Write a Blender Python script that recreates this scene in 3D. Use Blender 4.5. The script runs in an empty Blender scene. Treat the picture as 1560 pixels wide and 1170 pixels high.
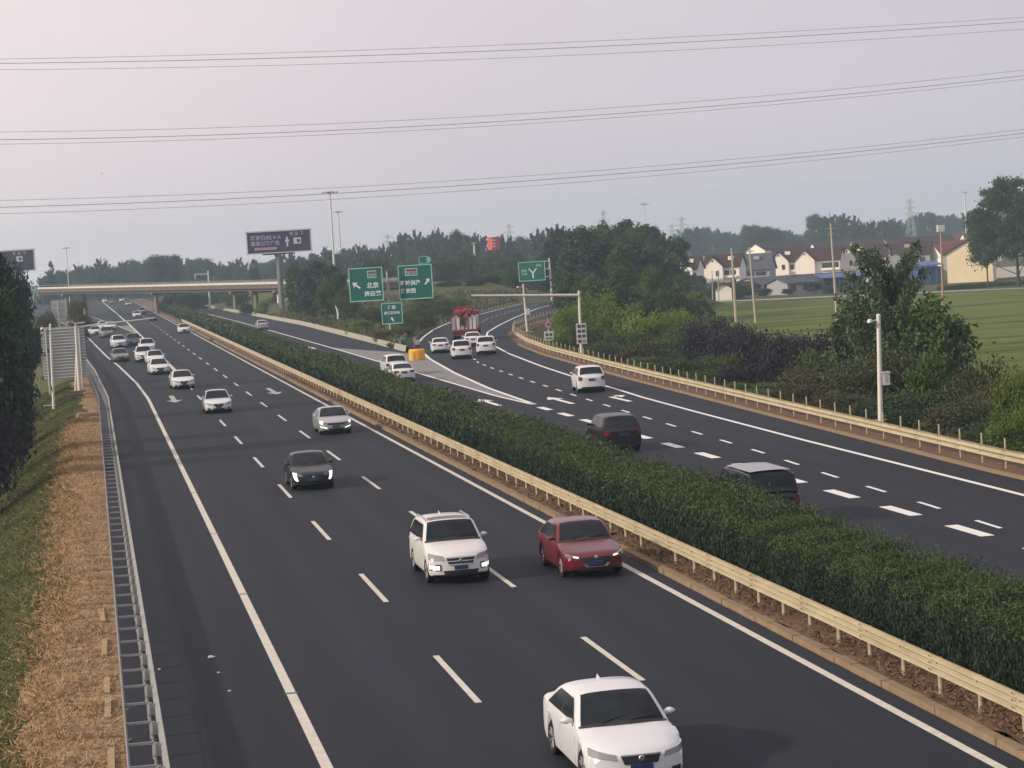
import bpy, math, random
import numpy as np
from mathutils import Vector, Matrix
random.seed(7); rng = np.random.default_rng(11)
R = math.radians
sc = bpy.context.scene
COL = sc.collection
# ------------------------------------------------------------------ camera
F, CH, PI_, RO, YA = 3406.6, 9.4845, 0.0588149, 0.0603937, 0.1833242
fw = np.array([math.sin(YA)*math.cos(PI_), math.cos(YA)*math.cos(PI_), -math.sin(PI_)])
rt = np.array([math.cos(YA), -math.sin(YA), 0.0]); up = np.cross(rt, fw)
r2 = rt*math.cos(RO) - up*math.sin(RO); u2 = rt*math.sin(RO) + up*math.cos(RO)
cam = bpy.data.cameras.new('camera'); camo = bpy.data.objects.new('camera', cam); COL.objects.link(camo)
cam.sensor_width = 36.0; cam.lens = 36.0*F/1560.0; cam.clip_end = 20000; cam.clip_start = 0.5
M4 = Matrix(((r2[0], u2[0], -fw[0], 0), (r2[1], u2[1], -fw[1], 0), (r2[2], u2[2], -fw[2], CH), (0, 0, 0, 1)))
camo.matrix_world = M4
sc.camera = camo
# ------------------------------------------------------------------ world, sun, exposure
SUN_EL, SUN_AZ = R(26), R(-98)          # azimuth measured from +Y (up the road) towards +X
w = bpy.data.worlds.new('World'); sc.world = w; w.use_nodes = True
nt = w.node_tree; nt.nodes.clear()
out = nt.nodes.new('ShaderNodeOutputWorld'); bg = nt.nodes.new('ShaderNodeBackground')
sky = nt.nodes.new('ShaderNodeTexSky'); sky.sky_type = 'NISHITA'; sky.sun_disc = False
sky.sun_elevation = SUN_EL; sky.sun_rotation = SUN_AZ; sky.air_density = 1.0; sky.dust_density = 4.0; sky.ozone_density = 1.0
bg.inputs['Strength'].default_value = 0.1
# a hazy veil of cloud mixed over the clear sky, warmer towards the sun
geo = nt.nodes.new('ShaderNodeTexCoord')
dot = nt.nodes.new('ShaderNodeVectorMath'); dot.operation = 'DOT_PRODUCT'
sd = (math.sin(SUN_AZ)*math.cos(SUN_EL), math.cos(SUN_AZ)*math.cos(SUN_EL), math.sin(SUN_EL))
dot.inputs[1].default_value = (math.sin(R(-84))*math.cos(SUN_EL), math.cos(R(-84))*math.cos(SUN_EL), math.sin(SUN_EL))   # brightest haze lies a little ahead of the sun
nt.links.new(geo.outputs['Generated'], dot.inputs[0])
ramp = nt.nodes.new('ShaderNodeValToRGB')
ramp.color_ramp.elements[0].position = 0.0; ramp.color_ramp.elements[0].color = (.50, .50, .62, 1)
ramp.color_ramp.elements[1].position = 1.0; ramp.color_ramp.elements[1].color = (1.0, .88, .80, 1)
e = ramp.color_ramp.elements.new(.47); e.color = (.78, .69, .745, 1)
e = ramp.color_ramp.elements.new(.66); e.color = (1.0, .86, .87, 1)
e = ramp.color_ramp.elements.new(.28); e.color = (.67, .62, .70, 1)
mr = nt.nodes.new('ShaderNodeMapRange'); mr.inputs[1].default_value = -.6; mr.inputs[2].default_value = .6
nt.links.new(dot.outputs['Value'], mr.inputs[0]); nt.links.new(mr.outputs[0], ramp.inputs[0])
mul = nt.nodes.new('ShaderNodeVectorMath'); mul.operation = 'SCALE'; mul.inputs['Scale'].default_value = 10.0
nt.links.new(ramp.outputs[0], mul.inputs[0])
cn = nt.nodes.new('ShaderNodeTexNoise'); cn.inputs['Scale'].default_value = 2.2; cn.inputs['Detail'].default_value = 5; cn.inputs['Roughness'].default_value = .55
cmap = nt.nodes.new('ShaderNodeMapping'); cmap.inputs['Scale'].default_value = (1, 1, 4.5); nt.links.new(geo.outputs['Generated'], cmap.inputs[0]); nt.links.new(cmap.outputs[0], cn.inputs[0])
cmr = nt.nodes.new('ShaderNodeMapRange'); cmr.inputs[1].default_value = .3; cmr.inputs[2].default_value = .7; cmr.inputs[3].default_value = 9.75; cmr.inputs[4].default_value = 10.75
nt.links.new(cn.outputs[0], cmr.inputs[0]); nt.links.new(cmr.outputs[0], mul.inputs['Scale'])
mx = nt.nodes.new('ShaderNodeMix'); mx.data_type = 'RGBA'; mx.inputs[0].default_value = .88
nt.links.new(sky.outputs[0], mx.inputs[6]); nt.links.new(mul.outputs[0], mx.inputs[7])
nt.links.new(mx.outputs[2], bg.inputs['Color']); nt.links.new(bg.outputs[0], out.inputs[0])
sun = bpy.data.lights.new('sun', 'SUN'); sun.energy = 3.8; sun.angle = R(3); sun.color = (1.0, .86, .68)
so = bpy.data.objects.new('sun', sun); COL.objects.link(so)
so.rotation_euler = Vector(sd).to_track_quat('Z', 'Y').to_euler()
sc.view_settings.view_transform = 'Standard'; sc.view_settings.look = 'None'
sc.view_settings.exposure = 0.0; sc.view_settings.gamma = 1.0
sc.cycles.max_bounces = 6; sc.cycles.transparent_max_bounces = 8
try: sc.cycles.volume_bounces = 1
except Exception: pass

def ray(px, py): return fw + r2*(px-780)/F - u2*(py-585)/F
def G(px, py, z=0.0):
    d = ray(px, py); t = (z-CH)/d[2]; return (d[0]*t, d[1]*t, z)
def P(px, py, Y):
    d = ray(px, py); t = Y/d[1]; return (d[0]*t, Y, CH+d[2]*t)
def interp(v, pts):
    return float(np.interp(v, [a for a, b in pts], [b for a, b in pts]))
# ------------------------------------------------------------------ materials
MATS = {}
def mat(name, col, rough=.7, metal=0.0, noise=None, bump=None, spec=.5, coat=0.0, emit=None, estr=1.0, rnd=0.0, transl=0.0, alpha=1.0):
    """noise=(scale, amount, colour2[, stretch])"""
    if name in MATS: return MATS[name]
    if rough >= .7 and spec == .5: spec = .15
    m = bpy.data.materials.new(name); m.use_nodes = True; n = m.node_tree; b = n.nodes['Principled BSDF']
    b.inputs['Roughness'].default_value = rough; b.inputs['Metallic'].default_value = metal
    b.inputs['Specular IOR Level'].default_value = spec; b.inputs['Coat Weight'].default_value = coat
    b.inputs['Coat Roughness'].default_value = .06
    b.inputs['Base Color'].default_value = (*col, 1)
    src = None
    tc = n.nodes.new('ShaderNodeTexCoord')
    if noise:
        mp = n.nodes.new('ShaderNodeMapping'); n.links.new(tc.outputs['Object'], mp.inputs[0])
        if len(noise) > 3: mp.inputs['Scale'].default_value = noise[3]
        nz = n.nodes.new('ShaderNodeTexNoise'); nz.inputs['Scale'].default_value = noise[0]; nz.inputs['Detail'].default_value = 6
        nz.inputs['Roughness'].default_value = .65
        n.links.new(mp.outputs[0], nz.inputs[0])
        cr = n.nodes.new('ShaderNodeMapRange'); cr.inputs[1].default_value = .5-.5*max(.02, 1-noise[1]); cr.inputs[2].default_value = .5+.5*max(.02, 1-noise[1])
        n.links.new(nz.outputs[0], cr.inputs[0])
        mx = n.nodes.new('ShaderNodeMix'); mx.data_type = 'RGBA'
        mx.inputs[6].default_value = (*col, 1); mx.inputs[7].default_value = (*noise[2], 1)
        n.links.new(cr.outputs[0], mx.inputs[0]); src = mx.outputs[2]
    if rnd:
        oi = n.nodes.new('ShaderNodeObjectInfo'); hs = n.nodes.new('ShaderNodeHueSaturation')
        a = n.nodes.new('ShaderNodeMapRange'); a.inputs[3].default_value = 1-rnd; a.inputs[4].default_value = 1+rnd
        n.links.new(oi.outputs['Random'], a.inputs[0]); n.links.new(a.outputs[0], hs.inputs['Value'])
        a2 = n.nodes.new('ShaderNodeMapRange'); a2.inputs[3].default_value = .5-rnd*.07; a2.inputs[4].default_value = .5+rnd*.06
        ml = n.nodes.new('ShaderNodeMath'); ml.operation = 'FRACT'; m7 = n.nodes.new('ShaderNodeMath'); m7.operation = 'MULTIPLY'; m7.inputs[1].default_value = 7.31
        n.links.new(oi.outputs['Random'], m7.inputs[0]); n.links.new(m7.outputs[0], ml.inputs[0]); n.links.new(ml.outputs[0], a2.inputs[0])
        n.links.new(a2.outputs[0], hs.inputs['Hue'])
        if src: n.links.new(src, hs.inputs['Color'])
        else: hs.inputs['Color'].default_value = (*col, 1)
        src = hs.outputs[0]
    if src: n.links.new(src, b.inputs['Base Color'])
    if bump:
        nz = n.nodes.new('ShaderNodeTexNoise'); nz.inputs['Scale'].default_value = bump[0]; nz.inputs['Detail'].default_value = 5
        n.links.new(tc.outputs['Object'], nz.inputs[0])
        bp = n.nodes.new('ShaderNodeBump'); bp.inputs['Strength'].default_value = bump[1]; bp.inputs['Distance'].default_value = bump[2] if len(bump) > 2 else .05
        n.links.new(nz.outputs[0], bp.inputs['Height']); n.links.new(bp.outputs[0], b.inputs['Normal'])
    if emit:
        b.inputs['Emission Color'].default_value = (*emit, 1); b.inputs['Emission Strength'].default_value = estr
    if transl:
        t = n.nodes.new('ShaderNodeBsdfTranslucent'); ms = n.nodes.new('ShaderNodeMixShader'); ms.inputs[0].default_value = transl
        if src: n.links.new(src, t.inputs[0])
        else: t.inputs[0].default_value = (*col, 1)
        o = n.nodes['Material Output']
        n.links.new(b.outputs[0], ms.inputs[1]); n.links.new(t.outputs[0], ms.inputs[2]); n.links.new(ms.outputs[0], o.inputs[0])
    MATS[name] = m
    return m
asphalt_l = mat('asphalt_main', (.0158, .0195, .0295), .8, noise=(2.6, .18, (.0185, .0220, .0325), (1, .012, 1)), bump=(28, .35, .01))
asphalt_r = mat('asphalt_other', (.0150, .0182, .0280), .8, noise=(2.6, .3, (.0192, .0226, .0330), (1, .012, 1)), bump=(28, .35, .01))
def wear(m, ph):
    # polished wheel tracks and broad patches of the surface course
    n = m.node_tree; b = n.nodes['Principled BSDF']; src = b.inputs['Base Color'].links[0].from_socket
    tc = n.nodes.new('ShaderNodeTexCoord'); sp = n.nodes.new('ShaderNodeSeparateXYZ'); n.links.new(tc.outputs['Object'], sp.inputs[0])
    a = n.nodes.new('ShaderNodeMath'); a.operation = 'MULTIPLY_ADD'; a.inputs[1].default_value = 3.351; a.inputs[2].default_value = ph; n.links.new(sp.outputs[0], a.inputs[0])
    si = n.nodes.new('ShaderNodeMath'); si.operation = 'SINE'; n.links.new(a.outputs[0], si.inputs[0])
    mp = n.nodes.new('ShaderNodeMapping'); mp.inputs['Scale'].default_value = (.35, .03, 1); n.links.new(tc.outputs['Object'], mp.inputs[0])
    nz = n.nodes.new('ShaderNodeTexNoise'); nz.inputs['Scale'].default_value = 1.0; nz.inputs['Detail'].default_value = 7; n.links.new(mp.outputs[0], nz.inputs[0])
    k = n.nodes.new('ShaderNodeMath'); k.operation = 'MULTIPLY'; n.links.new(si.outputs[0], k.inputs[0]); n.links.new(nz.outputs[0], k.inputs[1])
    t = n.nodes.new('ShaderNodeMath'); t.operation = 'MULTIPLY_ADD'; t.inputs[1].default_value = .17; n.links.new(k.outputs[0], t.inputs[0])
    t2 = n.nodes.new('ShaderNodeMapRange'); t2.inputs[1].default_value = .3; t2.inputs[2].default_value = .7; t2.inputs[3].default_value = .90; t2.inputs[4].default_value = 1.14; n.links.new(nz.outputs[0], t2.inputs[0]); n.links.new(t2.outputs[0], t.inputs[2])
    v = n.nodes.new('ShaderNodeVectorMath'); v.operation = 'SCALE'; n.links.new(src, v.inputs[0]); n.links.new(t.outputs[0], v.inputs['Scale']); n.links.new(v.outputs[0], b.inputs['Base Color'])
wear(asphalt_l, .6); wear(asphalt_r, 2.1)
paint_w = mat('road_paint', (.62, .60, .55), .7, noise=(3.0, .45, (.42, .40, .36)))
paint_w2 = mat('road_paint_bright', (.74, .74, .74), .7, noise=(4.0, .4, (.60, .60, .60)))
conc = mat('concrete', (.36, .34, .30), .85, noise=(1.5, .3, (.26, .25, .22)))
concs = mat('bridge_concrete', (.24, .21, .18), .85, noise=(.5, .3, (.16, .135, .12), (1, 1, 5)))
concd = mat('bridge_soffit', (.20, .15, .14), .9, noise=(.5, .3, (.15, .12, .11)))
kerbm = mat('kerb_stone', (.27, .21, .14), .9, noise=(2.2, .4, (.17, .12, .08)))
soil = mat('median_soil', (.085, .05, .034), .95, noise=(2.3, .5, (.19, .125, .08)), bump=(5, .9, .12))
galv = mat('galvanised_steel', (.27, .28, .29), .6, .2, noise=(2, .5, (.17, .18, .18)))
cream = mat('rail_paint', (.47, .42, .30), .55, .1, noise=(1.3, .5, (.30, .25, .16), (1, .5, 3)))
postm = mat('rail_post_paint', (.46, .40, .29), .6, .1, noise=(6, .4, (.26, .21, .14)))
polew = mat('pole_white', (.66, .66, .62), .5, .1, noise=(1.0, .25, (.50, .50, .46)))
poleg = mat('pole_grey', (.42, .44, .42), .6, .1, noise=(1.2, .3, (.30, .31, .30)))
darkm = mat('dark_metal', (.06, .06, .07), .6)
green = mat('sign_green', (.0, .12, .095), .5)
greenb = mat('sign_edge', (.30, .62, .55), .5)
whit = mat('sign_white', (.72, .80, .78), .5)
backm = mat('sign_back', (.36, .38, .39), .6, .1, noise=(.8, .3, (.28, .30, .31)))
ribm = mat('sign_rib', (.66, .67, .67), .5, .1)
# ------------------------------------------------------------------ mesh helper
class MB:
    def __init__(s): s.v = []; s.f = []
    def add(s, vs, fs):
        o = len(s.v); s.v += [tuple(map(float, a)) for a in vs]; s.f += [tuple(i+o for i in f) for f in fs]; return s
    def box(s, c, d, rz=0.0, taper=1.0):
        x, y, z = c; a, b, h = d[0]/2, d[1]/2, d[2]/2; cs, sn = math.cos(rz), math.sin(rz); vs = []
        for k, t in ((-1, 1.0), (1, taper)):
            for i, j in ((-1, -1), (1, -1), (1, 1), (-1, 1)):
                u, v = i*a*t, j*b*t; vs.append((x+u*cs-v*sn, y+u*sn+v*cs, z+k*h))
        return s.add(vs, [(3, 2, 1, 0), (4, 5, 6, 7), (0, 1, 5, 4), (1, 2, 6, 5), (2, 3, 7, 6), (3, 0, 4, 7)])
    def bar(s, a, b, r0, r1=None, n=8, cap=True):
        r1 = r0 if r1 is None else r1
        a = np.array(a, float); b = np.array(b, float); d = b-a; L = np.linalg.norm(d)
        if L < 1e-6: return s
        d /= L; t = np.array([0, 0, 1.]) if abs(d[2]) < .9 else np.array([1., 0, 0]); u = np.cross(d, t); u /= np.linalg.norm(u); v = np.cross(d, u)
        vs = [a+(u*math.cos(2*math.pi*i/n)+v*math.sin(2*math.pi*i/n))*r0 for i in range(n)] + [b+(u*math.cos(2*math.pi*i/n)+v*math.sin(2*math.pi*i/n))*r1 for i in range(n)]
        fs = [(i, (i+1) % n, n+(i+1) % n, n+i) for i in range(n)]
        if cap: fs += [tuple(range(n))[::-1], tuple(range(n, 2*n))]
        return s.add(vs, fs)
    def tube(s, pts, rad, n=8):
        for i in range(len(pts)-1):
            s.bar(pts[i], pts[i+1], rad if not hasattr(rad, '__len__') else rad[i], None if not hasattr(rad, '__len__') else rad[i+1], n)
        return s
    def grid(s, rows, closed=False, flip=False):
        n = len(rows[0]); o = len(s.v)
        for r in rows: s.v += [tuple(map(float, a)) for a in r]
        for i in range(len(rows)-1):
            for j in range(n if closed else n-1):
                q = (o+i*n+j, o+i*n+(j+1) % n, o+(i+1)*n+(j+1) % n, o+(i+1)*n+j)
                s.f.append(q[::-1] if flip else q)
        return s
    def lathe(s, prof, c=(0, 0, 0), axis='z', n=16):
        rows = []
        for r, h in prof:
            rw = []
            for i in range(n):
                a = 2*math.pi*i/n; p = (r*math.cos(a), r*math.sin(a), h)
                if axis == 'x': p = (h, r*math.cos(a), r*math.sin(a))
                if axis == 'y': p = (r*math.cos(a), h, r*math.sin(a))
                rw.append((c[0]+p[0], c[1]+p[1], c[2]+p[2]))
            rows.append(rw)
        return s.grid(rows, closed=True)
    def strip(s, L, Rr):
        o = len(s.v); s.v += [tuple(map(float, a)) for a in L] + [tuple(map(float, a)) for a in Rr]; n = len(L)
        for i in range(n-1): s.f.append((o+i, o+n+i, o+n+i+1, o+i+1))
        return s
    def build(s, name, m=None, parent=None, smooth=None, loc=None):
        me = bpy.data.meshes.new(name); me.from_pydata(s.v, [], s.f)
        if m: me.materials.append(m)
        if smooth:
            me.polygons.foreach_set('use_smooth', [True]*len(me.polygons))
            if smooth is not True:
                try: me.set_sharp_from_angle(angle=R(smooth))
                except Exception: pass
        me.update()
        o = bpy.data.objects.new(name, me); COL.objects.link(o)
        if parent: o.parent = parent
        if loc: o.location = loc
        return o
def tag(o, label=None, cat=None, group=None, kind=None):
    if label: o['label'] = label
    if cat: o['category'] = cat
    if group: o['group'] = group
    if kind: o['kind'] = kind
    return o
def empty(name, loc=(0, 0, 0), rz=0.0, label=None, cat=None, group=None):
    o = bpy.data.objects.new(name, None); COL.objects.link(o); o.location = loc; o.rotation_euler = (0, 0, rz); o.empty_display_size = .2
    return tag(o, label, cat, group)
def copy_tree(o, parent=None):
    c = o.copy(); COL.objects.link(c)
    if parent: c.parent = parent
    for ch in list(o.children): copy_tree(ch, c)
    return c
# ------------------------------------------------------------------ ground plan (metres; Y runs up the road)
RAILR = [(-40, 33.2), (60, 33.7), (81, 34.1), (93, 34.7), (105, 35.3), (117, 35.9), (150, 37.6), (170, 38.8), (200, 40.8), (221, 42.9), (245, 46.1), (258, 48.4), (267, 50.3), (280, 54.2), (293, 59.0), (310, 65.5), (325, 71), (345, 78), (372, 86), (400, 98), (440, 118)]
LEDGE = [(-40, 3.75), (173, 3.75), (199, 3.4), (240, 2.35), (269, 1.4), (361, -.9), (420, -3.0), (520, -7.5), (640, -14), (800, -24)]
RAMPA = [(135, 33.2), (146, 33.9), (158, 34.4), (180, 35.9), (206, 38.1), (225, 40.2), (247, 43.1), (267, 46.9), (289, 52.3), (322, 61.0), (362, 72.3), (380, 78.5), (430, 98)]
RAMPB = [(135.6, 26.5), (155, 27.1), (179, 28.5), (206, 30.6), (234, 33.5), (248, 35.6), (266, 38.9), (288, 43.4), (306, 47.6), (316, 50.2), (375, 68.6), (431, 87)]
BARR = [(222, 31.0), (275, 31.6), (351, 32.3), (456, 31.2), (546, 29.5), (793, 28)]
def lrail(Y): return interp(Y, [(0, .5), (166, .45), (216, -.4), (300, -2.6), (361, -4.4), (440, -7.5), (560, -13.5), (800, -28)])
def xr(Y): return interp(Y, RAILR)
def smooth(t): t = min(1, max(0, t)); return t*t*(3-2*t)
def hnoise(x, y): return math.sin(x*.31+1.7*math.sin(y*.13))*math.cos(y*.23+x*.11)+.5*math.sin(x*.9+y*.7)
def tz(x, y):
    xl = lrail(y)-1.6; xx = xr(min(y, 440))+1.0
    if xl <= x <= xx:
        z = -.03
        if y > 225:
            a = interp(y, BARR)+1.0; b = interp(min(y, 431), RAMPB)-2.2
            if y > 400: b = max(b, 85)
            if a < x < b: z = .10 + .35*smooth(min(x-a, b-x)/5)*(1+.3*hnoise(x, y))
            if y > 380: z += 3.2*smooth((y-400)/55)*smooth((x-a-4)/10)*smooth((b+3-x)/6)
        return z
    d = xl-x if x < xl else x-xx
    z = -.03 - 4.0*smooth(min(d/8.5, 1))
    return z + .12*hnoise(x, y)*min(1, d/3)
# ------------------------------------------------------------------ ground sheet
def axis(segs):
    o = []
    for a, b, st in segs: o += list(np.arange(a, b, st))
    o.append(segs[-1][1]); return o
xs = axis([(-3000, -400, 260), (-400, -60, 34), (-60, -16, 4), (-16, 2, .5), (2, 32, 3), (32, 64, 1.0), (64, 130, 4), (130, 400, 18), (400, 3400, 300)])
ys = axis([(-120, 20, 14), (20, 120, 2.0), (120, 500, 5), (500, 900, 25), (900, 6000, 500)])
rows = [[(x, y, tz(x, y)) for x in xs] for y in ys]
gm = mat('ground_grass', (.042, .056, .018), .95, noise=(.9, .35, (.095, .092, .034)), bump=(3, .6, .2))
ground = MB().grid(rows).build('ground', gm, smooth=True); tag(ground, kind='structure')
# dry straw verge beside the left rail
strawm = mat('dry_straw', (.13, .085, .05), .95, noise=(1.3, .7, (.37, .255, .15), (.5, 1.2, 1)), bump=(7, 1.0, .15))
m = MB(); rws = []
for y in np.arange(20, 330, 1.5):
    x0 = lrail(y)-.40; e = -1.72+.35*math.sin(y*.21)+.25*math.sin(y*.077+1)+.3*math.sin(y*.9)*.5+(.5 if y > 100 else 0)*min(1, (y-100)/60 if y > 100 else 0)
    e = min(e, -.8)
    rws.append([(x0+(e)*t, y, tz(x0+e*t, y)+.035+.07*math.sin(t*3.1)*abs(math.sin(y*1.3+t*9))) for t in np.linspace(0, 1, 10)])
verge = m.grid(rws, flip=True).build('verge', strawm, smooth=True); tag(verge, kind='structure')
# ------------------------------------------------------------------ roads
Ys = list(np.arange(-30, 330, 5.0))+list(np.arange(330, 1000, 10.0))
m = MB().strip([(lrail(y)-.50, y, 0) for y in Ys], [(15.55, y, 0) for y in Ys])
tag(m.build('main_road', asphalt_l), kind='structure')
m = MB()
Y1 = [y for y in Ys if y <= 225]
m.strip([(20.75, y, 0) for y in Y1], [(xr(y)-.9, y, 0) for y in Y1])
Y2 = [y for y in Ys if y >= 225]
m.strip([(20.75, y, 0) for y in Y2], [(interp(y, BARR)-.1, y, 0) for y in Y2])
Y3 = [y for y in Ys if 225 <= y <= 430]
m.strip([(interp(y, [(225, 31.0), (234, 32.6)]+[(a, b-.9) for a, b in RAMPB if a > 234]), y, 0) for y in Y3], [(xr(y)-.9, y, 0) for y in Y3])
tag(m.build('opposite_road', asphalt_r), kind='structure')
# median soil + kerbs
m = MB(); rws = []
for y in list(np.arange(20, 300, 1.2))+list(np.arange(300, 900, 8)):
    rws.append([(x, y, .10+.05*hnoise(x*5, y*4)+.03*rng.standard_normal()) for x in (15.8, 16.2, 16.6, 17.1, 17.6, 20.4)])
tag(m.grid(rws, flip=True).build('median_strip', soil, smooth=True), kind='structure')
m = MB()
for y in np.arange(20, 700, 1.0 if True else 1):
    if y > 300 and int(y) % 10: continue
    L = .99 if y <= 300 else 9.9
    m.box((15.70+.01*math.sin(y*2.1), y+L/2, .055+.008*math.sin(y*3.3)), (.24, L, .15))
m.box((20.62, 360, .055), (.2, 760, .15))
tag(m.build('kerb', kerbm), kind='structure')
m = MB()
for a, b in zip(Y1[:-1], Y1[1:]):
    x0, x1 = xr(a)-.8, xr(b)-.8
    m.add([(x0-.1, a, -.02), (x0+.12, a, -.02), (x1+.12, b, -.02), (x1-.1, b, -.02), (x0-.1, a, .11), (x0+.12, a, .11), (x1+.12, b, .11), (x1-.1, b, .11)], [(4, 5, 6, 7), (0, 1, 5, 4), (1, 2, 6, 5), (2, 3, 7, 6), (3, 0, 4, 7)])
tag(m.build('kerb', kerbm), kind='structure')
m = MB()
rws = [[(x0, y, .015+.03*abs(hnoise(x0*3, y*2))) for x0 in (xr(y)-.68, xr(y)-.3, xr(y)+.2, xr(y)+.9, xr(y)+1.8)] for y in np.arange(20, 372, 1.5)]
for r in rws:
    r[-1] = (r[-1][0], r[-1][1], tz(r[-1][0], r[-1][1])+.02)
tag(m.grid(rws, flip=True).build('verge', soil, smooth=True), kind='structure')
# ------------------------------------------------------------------ markings
Z = .006
def lin(m, xf, y0, y1, wd, step=4.0, z=Z):
    yy = list(np.arange(y0, y1, step))+[y1]
    m.strip([(xf(y)-wd/2, y, z) for y in yy], [(xf(y)+wd/2, y, z) for y in yy])
m = MB()
lin(m, lambda y: interp(y, LEDGE), 15, 520, .22)
lin(m, lambda y: 15.0, 15, 900, .2)
lin(m, lambda y: interp(y, [(195, 7.6), (263, 7.4), (350, 7.2), (440, 6.9), (594, 6.0), (900, 4)]), 208, 900, .34)
for k in range(-2, 12): lin(m, lambda y: 7.466, 49.38+15*k-3, 49.38+15*k+3, .15)
for k in range(-2, 32): lin(m, lambda y: 11.216, 50.04+15*k-3, 50.04+15*k+3, .15)
lin(m, lambda y: interp(y, [(360, 7.1), (430, 4.6), (600, -2), (800, -12)]), 362, 800, .2)
for y in (455, 500, 560, 620, 700): 
    m.box(((interp(y, LEDGE)+3)-1.0, y, Z), (9.5, 1.0, .001))
for pts in ([(7.05, 372), (6.9, 440), (4.4, 440)],):
    pass
tag(m.build('road_marking', paint_w), kind='structure')
gore = mat('gore_grey', (.25, .25, .255), .9, noise=(1.2, .5, (.15, .15, .155), (1, 1, 1)))
m = MB(); m.strip([(interp(y, [(362, 7.0), (430, 4.7)]), y, .003) for y in (364, 390, 410, 430)], [(7.0, y, .003) for y in (364, 390, 410, 430)])
# hatched nose between main road and exit ramp
CM = [(135.6, 26.4), (146, 26.0), (246, 26.1), (330, 25.9), (410, 25.6), (524, 24.5), (800, 23.6)]
yy = [136, 142, 150, 160, 170, 180, 190, 200, 208, 216, 222]
m.strip([(interp(y, CM)+.1, y, .003) for y in yy], [(interp(y, RAMPB)-.1, y, .003) for y in yy])
m.strip([(interp(y, CM)+.1, y, .003) for y in (222, 228, 236, 250)], [(x, y, .003) for x, y in ((30.6, 222), (30.2, 228), (28.5, 236), (26.3, 250))])
tag(m.build('hatched_area', gore), kind='structure')
m = MB()
lin(m, lambda y: interp(y, CM), 135.6, 700, .22)
lin(m, lambda y: interp(y, RAMPB), 135.6, 431, .26)
AL = [(15, 29.4), (72.6, 31.3), (99, 31.9), (120, 32.6)]+RAMPA
lin(m, lambda y: interp(y, AL), 15, 430, .24)
lin(m, lambda y: 21.6, 15, 700, .2)
for k in range(-8, 13): lin(m, lambda y: 26.27, 77.4+6*k-1.5, 77.4+6*k+1.5, .45, 1.5) if 77.4+6*k < 134 else None
DL = [(30, 26.2), (66, 27.3), (72, 27.6), (84, 28.0), (95, 28.6), (125, 29.6), (142, 30.3), (165, 31.3), (182, 32.2), (193, 32.9), (220, 36.2), (250, 40), (290, 49), (321, 56.4), (352, 65.6), (420, 88)]
for k in range(-5, 54):
    y0 = 78.0+5.8*k
    if y0 > 15: lin(m, lambda y: interp(y, DL), y0-1.1, y0+1.1, .16, 1.1)
def arrow(m, x, y, toward, L=6.0, rx=0.0, side=0, s=1.0):
    """lane arrow, toward=-1 points at the camera"""
    def q(u, v): return (x+u*s, y+toward*v*s+0, Z+.002)
    m.add([q(-.15, -L/2), q(.15, -L/2), q(.15, L/2-2.2), q(-.15, L/2-2.2)], [(0, 1, 2, 3)])
    if side == 0: m.add([q(-.5, L/2-2.3), q(.5, L/2-2.3), q(0, L/2)], [(0, 1, 2)])
    else:
        m.add([q(.09*side, L/2-2.6), q(.09*side, L/2-2.2), q(.5*side, L/2-1.7), q(.5*side, L/2-2.1)], [(0, 1, 2, 3)])
        m.add([q(.45*side, L/2-3.2), q(.45*side, L/2-.9), q(1.0*side, L/2-1.7)], [(0, 1, 2)])
for px, py, sd_ in ((745, 613, 0), (853, 610, 0), (938, 606.5, 1)):
    g = G(px, py); arrow(m, g[0], g[1], 1, 7.0, side=sd_, s=1.1)
g = G(472, 529); arrow(m, g[0], g[1], 1, 8, side=-1, s=1.4)
tag(m.build('road_marking', paint_w2), kind='structure')
m = MB()
for px, py in ((264, 608), (415, 596)):
    g = G(px, py); arrow(m, g[0], g[1], -1, 7.5, s=1.25)
tag(m.build('road_marking', mat('worn_paint', (.50, .48, .44), .8, noise=(2.5, .7, (.22, .21, .2)))), kind='structure')
m = MB()
for i in range(9):
    y = 41.2+i*2.75
    if i in (2, 5, 7): continue
    m.box((-.22-.01*i+random.uniform(-.02, .02), y, .03), (.14, 2.6*random.uniform(.75, 1), .10), random.uniform(-.015, .015))
tag(m.build('kerb', mat('edge_slab', (.40, .31, .19), .9, noise=(3, .5, (.26, .19, .12)))), kind='structure')
# tar joints and litter specks
m = MB()
for y in (49.4, 65.3, 81.0, 96.5, 112): m.box((interp(y, LEDGE), y, Z+.003), (.30, .16, .001))
tag(m.build('road_joint', darkm), kind='structure')
litter = mat('litter_pale', (.45, .45, .43), .8)
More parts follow.
